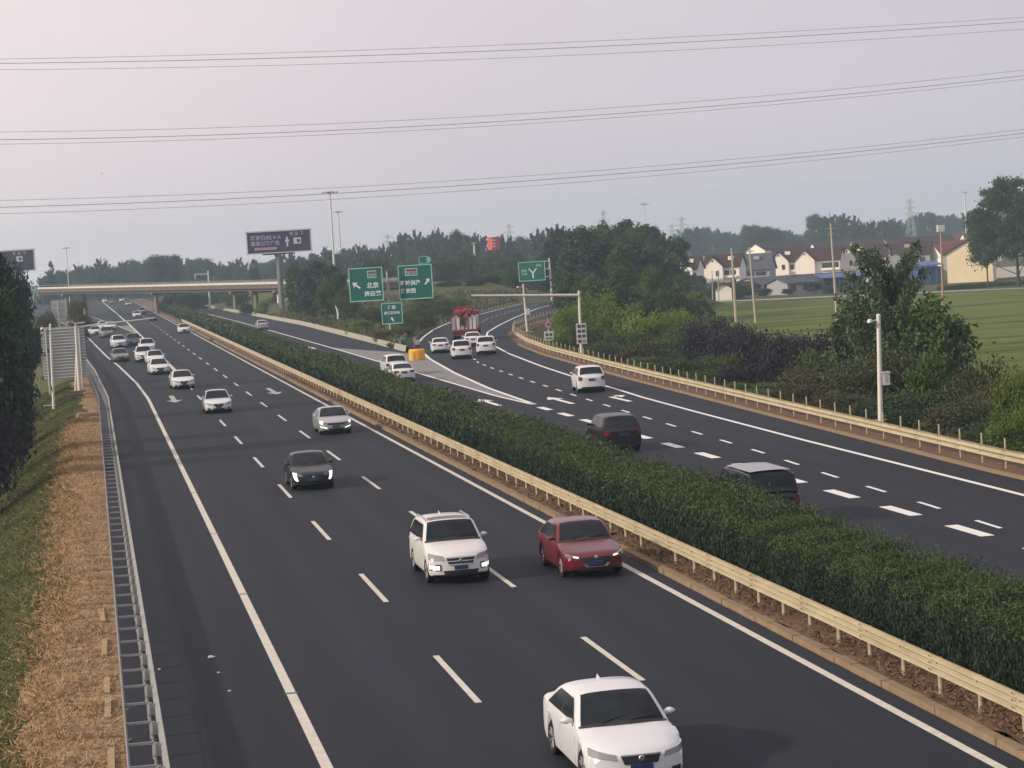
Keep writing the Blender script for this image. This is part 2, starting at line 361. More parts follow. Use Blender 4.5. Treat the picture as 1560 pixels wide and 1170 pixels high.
# ------------------------------------------------------------------ guard rails
def rail(name, xf, y0, y1, face, zc, h, label, waves=3, step=2.0, mt=cream, pm=postm, posth=.85, rad=.055, offs=.12, extra=None, pw=None):
    """face=-1: beam shows to -X"""
    root = empty(name, (xf(y0), y0, 0), 0, label, 'guardrail')
    ox, oy = xf(y0), y0
    yy = list(np.arange(y0, y1, step)); N = waves*6+1
    prof = [(face*(.045*math.cos(2*math.pi*waves*t)), zc-h/2+h*t) for t in np.linspace(0, 1, N)]
    back = [(u-face*.008, z) for u, z in prof][::-1]
    rows = [[(xf(y)+face*offs+u-ox, y-oy, z) for u, z in prof+back] for y in yy]
    b = MB().grid(rows, closed=True, flip=(face < 0))
    for i, y in enumerate(yy[:-1]):                       # lapped joints and bolts
        if i % 2 == 0 and y < 170:
            rw = [[(xf(q)+face*offs+u+face*.006-ox, q-oy, z) for u, z in prof] for q in (y, y+.32)]
            b.grid(rw)
            for zz in (zc-h/3, zc, zc+h/3)[:waves]:
                b.bar((xf(y)+face*(offs+.03)-ox, y+.16-oy, zz), (xf(y)+face*(offs+.075)-ox, y+.16-oy, zz), .022, n=6)
    b.build('beam', mt, root, smooth=40)
    pmesh = MB().bar((0, 0, -.3), (0, 0, posth), rad, n=10).box((face*offs*.5, 0, zc), (offs*.8, .12, .22))
    if extra: extra(pmesh)
    po = pmesh.build('post', pm, root, smooth=40); po.location = (xf(yy[0])-ox, 0, 0)
    yy2 = yy[1:]
    for y in yy2[:98]:
        c = po.copy(); COL.objects.link(c); c.location = (xf(y)-ox, y-oy, 0)
    if len(yy2) > 98:
        r = MB()
        for y in yy2[98:]: r.bar((xf(y)-ox, y-oy, 0), (xf(y)-ox, y-oy, posth), rad, n=5)
        tag(r.build('post', pm, root), kind='stuff')
    return root
rail('guardrail', lambda y: 16.32, 34.2, 420, -1, .695, .40, 'long cream three-wave guardrail in front of the central hedge', 3, 2.08, posth=.80)
rail('guardrail', xr, 60, 372, -1, .62, .42, 'cream guardrail with tall thin posts along the far right verge', 2, 2.6, posth=1.22, rad=.04)
def lr_extra(pm_): pm_.box((-.28, 0, .74), (.5, .045, .05)); pm_.box((-.52, 0, .37), (.05, .05, .74))
lr = rail('guardrail', lambda y: lrail(y)+.12, 34, 330, 1, .60, .31, 'grey galvanised guardrail like a ladder beside the dry straw verge', 2, 2.0, mt=galv, pm=galv, posth=.74, rad=.05, offs=.14, extra=lr_extra)
b = MB(); yy = np.arange(34, 330, 4.0)
b.tube([(lrail(y)+.12-.54-(lrail(34)+.12), y-34, .74) for y in yy], .022, 5); b.build('back_rail', galv, lr)
# rail of the ramp's inner side + barrier of the main road
rail('guardrail', lambda y: interp(y, [(a, b-1.9) for a, b in RAMPB if a >= 234]+[]), 236, 420, 1, .60, .34, 'dark weathered guardrail curving along the inner side of the exit ramp', 2, 4.0, mt=mat('old_rail', (.20, .19, .16), .7, .2, noise=(.6, .4, (.11, .10, .09))), pm=postm, posth=.8)
ub = [P(650, 466, 432), P(700, 453, 450), P(760, 438, 468), P(830, 426, 486), P(880, 420, 500)]
ur = empty('guardrail', ub[0], 0, 'dark guardrail climbing the bank above the exit ramp', 'guardrail')
m = MB(); rl = []
for i in range(len(ub)-1):
    for t in np.linspace(0, 1, 6)[:-1]: rl.append(tuple(np.array(ub[i])*(1-t)+np.array(ub[i+1])*t-np.array(ub[0])))
m.grid([[(x, y, z-.25), (x, y-.05, z-.1), (x, y, z), (x, y-.05, z+.12), (x, y, z+.3), (x, y+.05, z+.3), (x, y+.05, z-.25)] for x, y, z in rl]).build('beam', mat('dark_rail', (.07, .07, .075), .8), ur)
for x, y, z in rl[::2]: MB().bar((x, y, z-1.6), (x, y, z+.25), .09, n=6).build('post', mat('dark_rail', (0, 0, 0)), ur)
bar = empty('concrete_barrier', (31.3, 226, 0), 0, 'pale low barrier along the grass island beside the opposite road', 'barrier')
yb = list(np.arange(226, 360, 6.0))+list(np.arange(360, 800, 20.0))
prof = [(-.25, 0), (-.2, .2), (-.1, .58), (.12, .58), (.2, .2), (.25, 0)]
MB().grid([[(interp(y, BARR)+.25+u-31.3, y-226, z) for u, z in prof] for y in yb], flip=True).build('wall', mat('barrier_cream', (.36, .35, .30), .8, noise=(.5, .3, (.24, .23, .20))), bar)
# ------------------------------------------------------------------ foliage
def leafmat(name, c1, c2, rnd=.22, tr=.18):
    return mat(name, c1, .65, noise=(.8, .6, c2), spec=.25, rnd=rnd, transl=tr)
def quads_mesh(name, C, U, V, m):
    n = len(C); vs = np.empty((n, 4, 3)); vs[:, 0] = C-U-V*.6; vs[:, 1] = C+U*.9-V; vs[:, 2] = C+U*.5+V; vs[:, 3] = C-U*.8+V*.7
    me = bpy.data.meshes.new(name)
    me.vertices.add(4*n); me.vertices.foreach_set('co', vs.reshape(-1)); me.loops.add(4*n); me.loops.foreach_set('vertex_index', np.arange(4*n, dtype=np.int32))
    me.polygons.add(n); me.polygons.foreach_set('loop_start', np.arange(0, 4*n, 4, dtype=np.int32)); me.polygons.foreach_set('loop_total', np.full(n, 4, dtype=np.int32))
    me.materials.append(m); me.update(calc_edges=True); me.validate(); return me
def rand_dirs(n):
    d = rng.standard_normal((n, 3)); return d/np.linalg.norm(d, axis=1)[:, None]
def leaf_cloud(C, size, upright=.0, asp=.6):
    n = len(C); s = size*(.6+.8*rng.random(n))[:, None]
    U = rand_dirs(n); T = rand_dirs(n)
    if upright: U = U*(1-upright)+np.array([0, 0, 1.0])*upright; U /= np.linalg.norm(U, axis=1)[:, None]
    V = np.cross(U, T); V /= np.linalg.norm(V, axis=1)[:, None]+1e-9
    return C, U*s, V*s*asp
def crown(kind, n, leaf, seed, blobs=26):
    """unit crown: x,y in [-.5,.5], z in [0,1] (tree height 1). returns leaf centres"""
    g = np.random.default_rng(seed); B = []
    for i in range(blobs):
        if kind == 'round':
            z = .34+.58*g.random()**.8; r = .42*math.sqrt(max(.05, 1-((z-.58)/.44)**2)); br = .10+.09*g.random()
        elif kind == 'tall':
            z = .22+.72*g.random(); r = .36*math.sqrt(max(.04, 1-((z-.5)/.52)**2)); br = .075+.06*g.random()
        elif kind == 'cone':
            z = .12+.82*g.random()**1.15; r = .44*(1-z)**.8; br = .05+.10*(1-z)
        elif kind == 'open':
            z = .26+.68*g.random()**.9; r = .46*math.sqrt(max(.08, 1-((z-.5)/.52)**2)); br = .035+.05*g.random()
        elif kind == 'shrub':
            z = .12+.72*g.random(); r = .42*math.sqrt(max(.05, 1-((z-.35)/.62)**2)); br = .11+.10*g.random()
        else:
            z = .3+.65*g.random(); r = .35; br = .1
        a = 2*math.pi*(i*.618+g.random()*.2); rr = r*(.45+.6*g.random())
        B.append((rr*math.cos(a), rr*math.sin(a), z, br))
    if kind in ('tall', 'round'): B += [(.05*math.cos(k), .05*math.sin(k*2), .90+.02*k, .055) for k in range(3)]
    if kind == 'poplar':
        B = []
        for i in range(blobs):
            z0 = .10+.72*(i/blobs); a = i*2.4+g.random(); ln = .50*(1-z0)**.7*(.75+.4*g.random())+.04
            for k in range(9):
                t = (k+1)/9; r = ln*t*.95; B.append((r*math.cos(a), r*math.sin(a), min(1.0, z0+.24*t*(1-.45*z0)), .050*(1-.45*t)+.008))
        B += [(0, 0, .8+.2*k/8, .022*(1-k/12)) for k in range(9)]
    B = np.array(B); idx = g.integers(0, len(B), n)
    wts = B[:, 3]**2; idx = g.choice(len(B), n, p=wts/wts.sum())
    d = g.standard_normal((n, 3)); d /= np.linalg.norm(d, axis=1)[:, None]
    rad = B[idx, 3]*(.35+.72*g.random(n)**.5)*(1+.30*np.sin(d[:, 0]*7+d[:, 2]*9+idx)+.25*np.sin(d[:, 1]*13+d[:, 0]*11+idx*3))*(1+.45*(g.random(n) > .9))
    C = B[idx, :3]+d*rad[:, None]*np.array([1, 1, .62 if kind != 'cone' else .5])
    C[:, 2] = np.clip(C[:, 2], .02, 1.02)
    return C, B
barkm = mat('bark', (.09, .075, .06), .9, noise=(3, .4, (.05, .04, .035)))
PROTO = {}
def make_tree(key, kind, n, leaf, m, seed, blobs=26, upright=0.0, trunk=True, H=10.0, Wd=7.0):
    C, B = crown(kind, n, leaf, seed, blobs)
    kx = .96/(np.percentile(C[:, 0], 98.5)-np.percentile(C[:, 0], 1.5)); kz = .99/np.percentile(C[:, 2], 99.3)
    C = C*np.array([kx, kx, kz]); B = B*np.array([kx, kx, kz, 1])
    C = C*np.array([Wd, Wd, H])
    c, U, V = leaf_cloud(C, leaf, upright)
    fol = quads_mesh('crown', c, U, V, m)
    tm = None
    if trunk:
        t = MB(); top = .82 if kind != 'shrub' else .5
        r0 = .022*H*.8
        pts = [(0, 0, -.05*H), (.01*Wd, 0, .3*H), (-.012*Wd, .01*Wd, .6*H), (0, 0, top*H)]
        t.tube(pts, [r0, r0*.75, r0*.45, r0*.12], 7)
        for i in range(min(14, len(B))):
            b = B[i]; zs = max(.12, b[2]-.18)
            t.bar((0, 0, zs*H), (b[0]*Wd, b[1]*Wd, b[2]*H), r0*.30, r0*.07, 5)
        tm = bpy.data.meshes.new('trunk'); tm.from_pydata(t.v, [], t.f); tm.materials.append(barkm)
    PROTO[key] = (fol, tm, H, Wd)
LM = {
 'dark': leafmat('leaf_dark', (.024, .046, .021), (.056, .092, .038)),
 'mid': leafmat('leaf_mid', (.036, .066, .018), (.085, .130, .034)),
 'light': leafmat('leaf_light', (.070, .120, .018), (.150, .210, .034)),
 'blue': leafmat('leaf_blue', (.016, .038, .034), (.036, .072, .056)),
 'purple': leafmat('leaf_purple', (.018, .014, .023), (.040, .031, .042)),
 'brownish': leafmat('leaf_brownish', (.038, .048, .020), (.085, .080, .036)),
 'poplar': leafmat('leaf_poplar', (.034, .066, .034), (.085, .135, .058)),
 'hedge': leafmat('leaf_hedge', (.014, .029, .021), (.033, .050, .030), 0, .1),  # dark old foliage, deepened further to paint the hedge's shaded front
 'hedgetop': leafmat('leaf_hedge_lit_tip', (.032, .056, .022), (.070, .098, .034), 0, .15),  # yellowish new growth, with light on the hedge top painted into the colour
}
make_tree('roundA', 'round', 9000, .16, LM['dark'], 1, 30)
make_tree('roundB', 'round', 9000, .16, LM['mid'], 2, 34)
make_tree('roundC', 'round', 9000, .16, LM['blue'], 3, 26)
make_tree('tallA', 'tall', 9000, .15, LM['dark'], 4, 46, Wd=4.6)
make_tree('tallB', 'tall', 10000, .14, LM['mid'], 5, 50, Wd=5.0)
make_tree('tallC', 'tall', 8000, .15, LM['blue'], 6, 42, Wd=4.2)
make_tree('cone', 'cone', 5000, .18, LM['blue'], 7, 44, Wd=4.5)
make_tree('youngpoplar', 'poplar', 24000, .085, LM['poplar'], 18, 46, Wd=6.0)
make_tree('spiky', 'poplar', 7000, .17, LM['blue'], 31, 22, Wd=4.6)
make_tree('spikydark', 'poplar', 7000, .17, LM['dark'], 33, 26, Wd=5.2)
make_tree('bigtree', 'open', 30000, .10, LM['dark'], 9, 130, Wd=8.0)
for k, mm in (('shA', 'mid'), ('shB', 'dark'), ('shL', 'light'), ('shP', 'purple'), ('shR', 'brownish')):
    make_tree(k, 'shrub', 12000, .085, LM[mm], hash(k) % 97 if False else ord(k[-1]), 34, H=5.0, Wd=5.5)
NT = {}
def tree(key, px, topy, Y, wpx, label, group=None, name='tree', zg=None, cat=None, x=None):
    fol, tm, H, Wd = PROTO[key]
    top = P(px, topy, Y); xx = top[0]
    if zg is None: zg = tz(xx, Y)
    h = max(1.0, top[2]-zg); wd = wpx*Y/F
    o = empty(name, (xx, Y, zg), random.uniform(0, 6.28), label, cat or ('tree' if name != 'shrub' else 'shrub'), group)
    o.scale = (wd/Wd/.95, wd/Wd/.95, h/H/.98)
    f = bpy.data.objects.new('crown', fol); COL.objects.link(f); f.parent = o
    if tm:
        t = bpy.data.objects.new('trunk', tm); COL.objects.link(t); t.parent = o
    return o
# --- right-hand belt behind the guardrail (front to back)
B1 = 'trees packed in the belt beyond the right guardrail'
S1 = 'shrubs packed behind the right guardrail'
tl = 'dark green tree packed among others in the tall belt right of the exit ramp'
for px, ty, Y, wp in ((838, 372, 420, 34), (856, 352, 430, 38), (878, 350, 400, 44), (902, 352, 410, 42), (925, 344, 400, 46), (946, 340, 420, 44), (968, 347, 400, 44), (990, 346, 430, 40), (1010, 360, 410, 38), (1028, 366, 440, 36), (912, 372, 350, 52), (955, 372, 360, 56), (998, 380, 360, 50), (870, 380, 360, 48), (1022, 392, 370, 40), (840, 395, 440, 36)):
    tree(random.choice(['tallA', 'tallB', 'spikydark', 'spikydark', 'tallC']), px, ty, Y, wp*1.1, tl, B1)
ml = 'mid green tree in the lower front row of the belt right of the exit ramp'
for px, ty, Y, wp in ((868, 418, 300, 52), (905, 425, 280, 56), (948, 410, 290, 60), (990, 432, 280, 56), (1025, 440, 290, 54), (1060, 450, 300, 44), (880, 446, 260, 50), (930, 440, 250, 62), (975, 450, 250, 62)):
    tree(random.choice(['roundB', 'tallB', 'roundA']), px, ty, Y, wp, ml, B1)
tree('tallB', 942, 380, 320, 44, 'paler pointed tree rising in the middle of the right-hand belt')
tree('roundB', 994, 412, 265, 34, 'small bright green tree crown just right of the belt centre', None)
sl = 'bright green leafy shrub behind the guardrail near the double-column sign'
for px, ty, Y, wp in ((862, 470, 226, 60), (905, 452, 232, 80), (945, 466, 222, 84), (985, 480, 214, 84), (1022, 478, 214, 80)):
    tree('shL', px, ty, Y, wp, sl, S1, 'shrub')
sm = 'green bushy shrub low behind the right guardrail'
for px, ty, Y, wp in ((905, 500, 205, 74), (945, 508, 196, 84), (985, 520, 184, 90), (1020, 512, 188, 90), (1050, 502, 190, 80), (1075, 490, 210, 80), (1095, 545, 160, 84), (1060, 548, 164, 86), (1025, 545, 172, 80), (930, 528, 190, 50), (980, 545, 178, 60)):
    tree(random.choice(['shA', 'shB', 'shR', 'shA']), px, ty, Y, wp, sm, S1, 'shrub')
pl = 'very dark purple-leaved shrub behind the right guardrail left of the white camera pole'
for px, ty, Y, wp in ((1080, 492, 178, 92), (1118, 500, 168, 96), (1155, 508, 160, 96), (1200, 516, 152, 90), (1135, 556, 145, 90), (1240, 512, 150, 84)):
    tree('shP', px, ty, Y, wp, pl, 'purple shrubs behind the right guardrail', 'shrub')
bl = 'olive brown shrub at the foot of the purple shrubs'
for px, ty, Y, wp in ((1165, 585, 131, 96), (1222, 560, 130, 110), (1262, 536, 132, 100), (1240, 590, 122, 100), (1190, 606, 126, 80), (1110, 590, 142, 90), (1290, 560, 124, 90)):
    tree(random.choice(['shR', 'shR', 'shA']), px, ty, Y, wp, bl, 'olive shrubs behind the right guardrail', 'shrub')
tree('youngpoplar', 1352, 386, 122, 158, 'young poplar-like tree with raised branches behind the white camera pole')
tree('tallB', 1420, 468, 118, 120, 'shorter leafy tree joined to the right side of the poplar')
tree('tallA', 1305, 470, 128, 80, 'small dark tree at the left foot of the poplar')
gl = 'dense green shrub right of the white camera pole'
for px, ty, Y, wp in ((1322, 560, 117, 110), (1380, 540, 116, 130), (1430, 545, 113, 120), (1480, 560, 110, 120), (1510, 585, 107, 100), (1400, 600, 108, 120), (1455, 610, 104, 120), (1350, 610, 108, 110), (1500, 640, 100, 110), (1295, 600, 114, 100)):
    tree(random.choice(['shA', 'shB', 'shR']), px, ty, Y, wp, gl, 'shrubs right of the white camera pole', 'shrub')
tree('shL', 1556, 572, 104, 90, 'bright yellow-green shrub at the right edge behind the guardrail', None, 'shrub')
tree('shL', 1538, 628, 98, 80, 'low yellow-green shrub in front of the bright one at the right edge', None, 'shrub')
# big tree beside the cream house
tree('bigtree', 1545, 276, 428, 128, 'largest dark tree, rising high in front of the cream gable')
tree('bigtree', 1590, 282, 436, 110, 'big dark tree cut by the right edge of the frame')
tree('roundA', 1500, 325, 432, 56, 'lower dark side tree overlapping the cream gable')
# --- left-hand trees
tree('tallC', -12, 398, 150, 84, 'tall blue-green tree at the left edge hiding the left billboard')
tree('roundC', 16, 412, 185, 62, 'second blue-green tree leaning towards the overpass end')
tree('roundA', -40, 440, 118, 140, 'dark tree cut by the left edge below the tall one')
tree('roundA', 6, 470, 200, 78, 'dark tree behind the ribbed sign on the left')
for i, (px, ty, Y, wp) in enumerate(((-36, 505, 128, 110), (-14, 520, 150, 94), (4, 530, 180, 68), (-66, 545, 112, 130))):
    tree('shP', px, ty, Y, wp, 'very dark reddish shrub in the shade at the left edge', 'dark shrubs at the left edge', 'shrub')
tree('shR', 118, 458, 330, 30, 'small yellow-brown shrub right of the far ribbed sign', None, 'shrub')
tree('shR', 66, 478, 300, 34, 'small olive shrub left of the far ribbed sign', None, 'shrub')
# --- trees on the island by the signs
il = 'slim dark green tree in the clump left of the green signs'
for px, ty, Y, wp in ((447, 404, 400, 26), (463, 412, 380, 26), (484, 400, 390, 30), (502, 408, 385, 30), (517, 418, 370, 26), (473, 425, 350, 28), (494, 428, 345, 28)):
    tree(random.choice(['tallC', 'tallA', 'tallB']), px, ty, Y, wp, il, 'clump of trees left of the green signs', zg=P(px, 492, Y)[2])
# --- treeline left and centre beyond the overpass
def line(rng_, ty_, Y0, dw, keys, label, group, jit=8, st=16, zg=-4):
    px = rng_[0]
    while px < rng_[1]:
        t = (px-rng_[0])/(rng_[1]-rng_[0]); ty = interp(t, ty_)+random.uniform(-jit, jit)
        Y = Y0*random.uniform(.92, 1.1); wp = dw*random.uniform(.8, 1.3)
        tree(random.choice(keys), px, ty, Y, wp, label, group, zg=zg); px += st*random.uniform(.7, 1.3)
line((62, 440), [(0, 418), (.15, 406), (.28, 402), (.5, 408), (.55, 398), (.8, 402), (1, 392)], 950, 22, ['spiky', 'spiky', 'roundC', 'tallA', 'spikydark'], 'hazy tree in the treeline above the overpass', 'treeline above the overpass', 8, 8)
tree('cone', 76, 401, 760, 17, 'lone pointed conifer above the left end of the overpass')
tree('roundC', 235, 392, 800, 38, 'rounder dark tree above the middle of the overpass', zg=-2)
tree('roundC', 256, 391, 810, 34, 'twin round tree just right of the rounder dark one above the overpass', zg=-2)
tree('cone', 387, 397, 640, 16, 'pointed conifer just left of the billboard post')
line((440, 860), [(0, 392), (.12, 388), (.27, 378), (.35, 374), (.5, 360), (.66, 362), (.74, 372), (.85, 368), (1, 352)], 760, 24, ['spiky', 'spiky', 'tallA', 'spikydark', 'tallC'], 'hazy blue-green tree in the wood behind the green signs', 'wood behind the green signs', 9, 8)
line((560, 850), [(0, 398), (.4, 388), (.7, 392), (1, 385)], 560, 40, ['roundB', 'roundA', 'tallB'], 'green tree in the nearer row above the exit ramp', 'nearer trees above the exit ramp', 8, 18, zg=-1)
line((640, 830), [(0, 440), (.5, 420), (1, 408)], 470, 34, ['roundB', 'roundA', 'shA', 'shR'], 'low tree on the bank above the curve of the exit ramp', 'trees on the bank above the ramp', 5, 12, zg=1.0)
line((262, 560), [(0, 447), (.4, 444), (1, 430)], 600, 40, ['roundB', 'roundA', 'tallC'], 'dark tree standing in the shade beyond the overpass piers', 'trees behind the overpass piers', 4, 12, zg=-2)
# --- treeline right, beyond the village
line((1030, 1240), [(0, 355), (.3, 352), (.5, 362), (1, 356)], 1150, 22, ['spiky', 'roundC', 'spikydark', 'tallC'], 'hazy tree beyond the left part of the village', 'treeline beyond the village', 8, 8)
line((1140, 1190), [(0, 345), (1, 346)], 950, 34, ['roundA'], 'darker rounded tree behind the village roofs', 'darker trees behind the village', 3, 20)
line((1238, 1375), [(0, 331), (.3, 329), (.5, 338), (1, 338)], 1000, 28, ['spikydark', 'tallA', 'spikydark'], 'dark tree in the tall clump behind the village', 'tall clump behind the village', 4, 13)
line((1370, 1570), [(0, 342), (.2, 326), (.4, 330), (1, 318)], 1300, 22, ['spiky', 'roundC', 'tallC', 'spiky'], 'hazy blue tree far beyond the village on the right', 'far right treeline', 5, 11)
# far-off wood closing the horizon (one hazy mass)
n = 60000; C = []
xx = rng.uniform(-900, 2200, n); 
hgt = 12+4*np.sin(xx*.021)+3*np.sin(xx*.057+1)+2.5*np.sin(xx*.17)
zz = -4+hgt*rng.random(n)**.7; yy_ = rng.uniform(2300, 2420, n)
c, U, V = leaf_cloud(np.stack([xx, yy_, zz], 1), 2.2)
wo = bpy.data.objects.new('distant_wood', quads_mesh('distant_wood', c, U, V, LM['blue'])); COL.objects.link(wo)
tag(wo, 'far-off wood closing the hazy horizon', 'wood', kind='stuff')
# ------------------------------------------------------------------ central hedge
def hedge_pts(y0, y1, dens, size):
    A = []
    L = y1-y0; n = int(dens*L)
    y = rng.uniform(y0, y1, n); t = rng.random(n)         # t walks round the section: front face, top, back face
    lump = .48*np.abs(np.sin(y*1.31+.6*np.sin(y*.37)))**.7+.08*np.sin(y*1.13+2)+.05*np.sin(y*5.3+1)-.15
    H = 1.52+.55*lump+.10*np.sin(y*.21); x = np.empty(n); z = np.empty(n)
    fr = t < .42; tp = (t >= .42) & (t < .85); bk = t >= .85
    x[fr] = 17.35; z[fr] = .1+(H[fr]-.1)*(t[fr]/.42); x[tp] = 17.45+2.35*(t[tp]-.42)/.43; z[tp] = H[tp]; x[bk] = 19.85; z[bk] = H[bk]*(1-(t[bk]-.85)/.15)+.1
    u = (x-18.62)/1.3; z[tp] -= .26*np.abs(u[tp])**3; x[fr] -= .12*np.sin(np.pi*np.clip(z[fr]/H[fr], 0, 1))+.9*lump[fr]*.6-.1
    x[fr] += .25*np.clip(z[fr]/H[fr]-.7, 0, 1)
    P_ = np.stack([x, y, z], 1)+rng.standard_normal((n, 3))*np.array([.07, .07, .055]); return P_, fr | bk, size
hr = empty('hedge', (18.7, 30, 0), 0, 'long clipped dark green hedge between the two carriageways', 'hedge')
fC, fU, fV, tC, tU, tV = [], [], [], [], [], []
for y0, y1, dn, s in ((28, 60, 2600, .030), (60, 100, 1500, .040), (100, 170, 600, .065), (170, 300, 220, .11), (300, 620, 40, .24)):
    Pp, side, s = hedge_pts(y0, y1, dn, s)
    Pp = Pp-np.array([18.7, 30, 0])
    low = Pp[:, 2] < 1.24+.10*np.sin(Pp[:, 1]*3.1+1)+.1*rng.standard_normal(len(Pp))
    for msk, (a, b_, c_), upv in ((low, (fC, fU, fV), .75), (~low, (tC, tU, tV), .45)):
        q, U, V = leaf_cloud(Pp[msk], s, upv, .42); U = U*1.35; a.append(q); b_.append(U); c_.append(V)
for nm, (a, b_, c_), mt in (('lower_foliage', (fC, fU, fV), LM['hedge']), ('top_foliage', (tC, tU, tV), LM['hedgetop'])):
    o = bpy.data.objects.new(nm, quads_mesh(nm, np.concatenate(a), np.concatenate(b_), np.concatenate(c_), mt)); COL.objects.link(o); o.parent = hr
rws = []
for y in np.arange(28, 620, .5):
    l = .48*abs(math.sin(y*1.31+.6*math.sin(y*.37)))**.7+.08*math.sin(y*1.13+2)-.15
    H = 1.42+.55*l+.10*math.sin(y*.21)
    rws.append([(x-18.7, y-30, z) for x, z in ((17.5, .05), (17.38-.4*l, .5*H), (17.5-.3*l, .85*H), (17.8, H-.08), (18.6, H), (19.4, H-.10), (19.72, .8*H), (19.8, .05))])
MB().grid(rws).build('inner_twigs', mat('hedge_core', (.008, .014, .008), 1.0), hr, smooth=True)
# ------------------------------------------------------------------ grass and straw near the camera
def blades(name, n, fx, m, lab, ln, wd, kind='stuff'):
    C = fx(n); n = len(C); d = rng.standard_normal((n, 3)); d[:, 2] = np.abs(d[:, 2])*.5+.15; d /= np.linalg.norm(d, axis=1)[:, None]
    s = ln*(.5+rng.random(n))[:, None]; U = d*s; T = rand_dirs(n); V = np.cross(d, T); V = V/(np.linalg.norm(V, axis=1)[:, None]+1e-9)*wd
    o = bpy.data.objects.new(name, quads_mesh(name, C+U*.6, U, V, m)); COL.objects.link(o); return tag(o, lab, name.replace('_', ' '), kind=kind)
def fx_straw(n):
    y = 34+((rng.random(n))**1.4)*120; x = np.array([lrail(v) for v in y])-.62-2.0*rng.random(n)**.8-.5*np.abs(rng.standard_normal(n))*(rng.random(n) > .75)+.2*np.sin(y*1.7)
    return np.stack([x, y, [tz(a, b)+.05 for a, b in zip(x, y)]], 1)
blades('dry_grass', 30000, fx_straw, mat('straw_blade', (.27, .17, .085), .9, noise=(2, .5, (.46, .32, .17))), 'dry cut straw lying on the verge', .13, .009)
def fx_grass(n):
    y = 34+((rng.random(n))**1.3)*180; x = np.array([lrail(v) for v in y])-1.75-rng.random(n)**.8*6.5-.3*np.sin(y*.4)+.35*rng.standard_normal(n)
    return np.stack([x, y, [tz(a, b) for a, b in zip(x, y)]], 1)
blades('green_grass', 110000, fx_grass, leafmat('grass_blade', (.024, .042, .014), (.120, .115, .038), 0, .2), 'green grass on the slope below the left verge', .11, .012)
def fx_isl(n):
    y = rng.uniform(236, 430, n); a = np.array([interp(v, BARR)+1 for v in y]); b = np.array([interp(min(v, 431), RAMPB)-2.6 for v in y]); t = rng.random(n); x = a+(b-a)*t
    return np.stack([x, y, [tz(p, q) for p, q in zip(x, y)]], 1)
blades('island_grass', 30000, fx_isl, leafmat('island_blade', (.05, .07, .022), (.13, .12, .05), 0, .2), 'rough green grass on the island between road and ramp', .5, .09)
def fx_med(n):
    y = 34+(rng.random(n)**1.5)*160; x = rng.uniform(15.9, 17.3, n); return np.stack([x, y, np.full(n, .14)], 1)
blades('median_weeds', 9000, fx_med, mat('weed_dry', (.085, .055, .038), .9, noise=(3, .5, (.19, .13, .085))), 'dry weeds and dead leaves under the central guardrail', .07, .02)
# small bushes on the island
for i, (px, ty, Y, wp, k, lab) in enumerate(((560, 470, 300, 40, 'shR', 'yellowish bush on the grass island left of the lowest green sign'), (545, 488, 285, 34, 'shL', 'low pale green bush beside the yellowish one on the island'), (620, 478, 275, 34, 'shA', 'green bush on the island right of the lowest green sign'),
        (640, 470, 290, 44, 'shR', 'brown-green bush near the inner rail of the exit ramp'), (655, 452, 330, 60, 'shA', 'wide bush below the bank of the exit ramp'), (610, 498, 262, 40, 'shA', 'low bush at the foot of the sign post'), (398, 460, 440, 20, 'shL', 'low pale bush left of the billboard post'), (375, 462, 450, 20, 'shB', 'dark low bush under the overpass edge'),
        (525, 452, 340, 40, 'shA', 'bush behind the left green sign board'), (690, 455, 345, 50, 'shA', 'bush left of the truck on the inner bank'), (588, 505, 252, 34, 'shR', 'short weedy bush close to the pale barrier'))):
    tree(k, px, ty, Y, wp, lab, None, 'shrub')
# ------------------------------------------------------------------ cars
glass = mat('car_glass', (.004, .006, .010), .08, spec=.15, noise=(1.6, .5, (.022, .030, .040)))  # bluish noise painted into the glass colour as a smudgy reflection
tyrem = mat('tyre', (.018, .018, .019), .85)
rimm = mat('rim', (.34, .34, .35), .35, .7)
blackp = mat('black_trim', (.015, .015, .017), .55)
chrome = mat('chrome', (.6, .6, .62), .2, .9)
lensm = mat('headlamp_lens', (.30, .32, .35), .12, spec=.8)
lensd = mat('headlamp_dark', (.16, .17, .19), .12, spec=.8)
drl = mat('lit_lamp', (.9, .9, .9), .3, emit=(1, .98, .94), estr=1.1)
taill = mat('tail_lamp', (.13, .012, .010), .3)
platem = mat('number_plate', (.012, .03, .11), .4)
shadowm = mat('underside', (.008, .008, .009), 1.0)
PAINT = {k: mat('paint_'+k, c, .35, mt_, coat=.5 if max(c) > .05 else .25, spec=.5 if max(c) > .05 else .25) for k, c, mt_ in (('white', (.60, .61, .65), 0), ('pearl', (.60, .60, .61), 0), ('red', (.105, .005, .012), .1), ('silver', (.36, .38, .41), .45), ('black', (.016, .018, .024), .1), ('navy', (.011, .013, .018), .0), ('darkred', (.013, .011, .014), .0), ('grey', (.12, .125, .135), .3), ('roofgrey', (.20, .20, .20), .1), ('palegrey', (.42, .44, .44), .3))}
PAINT['whiter'] = PAINT['white']
def mono(x, pts): 
    xsn = [a for a, b in pts]; ysn = [b for a, b in pts]
    # smoothed linear interpolation
    return float((np.interp(x-.05, xsn, ysn)+np.interp(x, xsn, ysn)*2+np.interp(x+.05, xsn, ysn))/4)
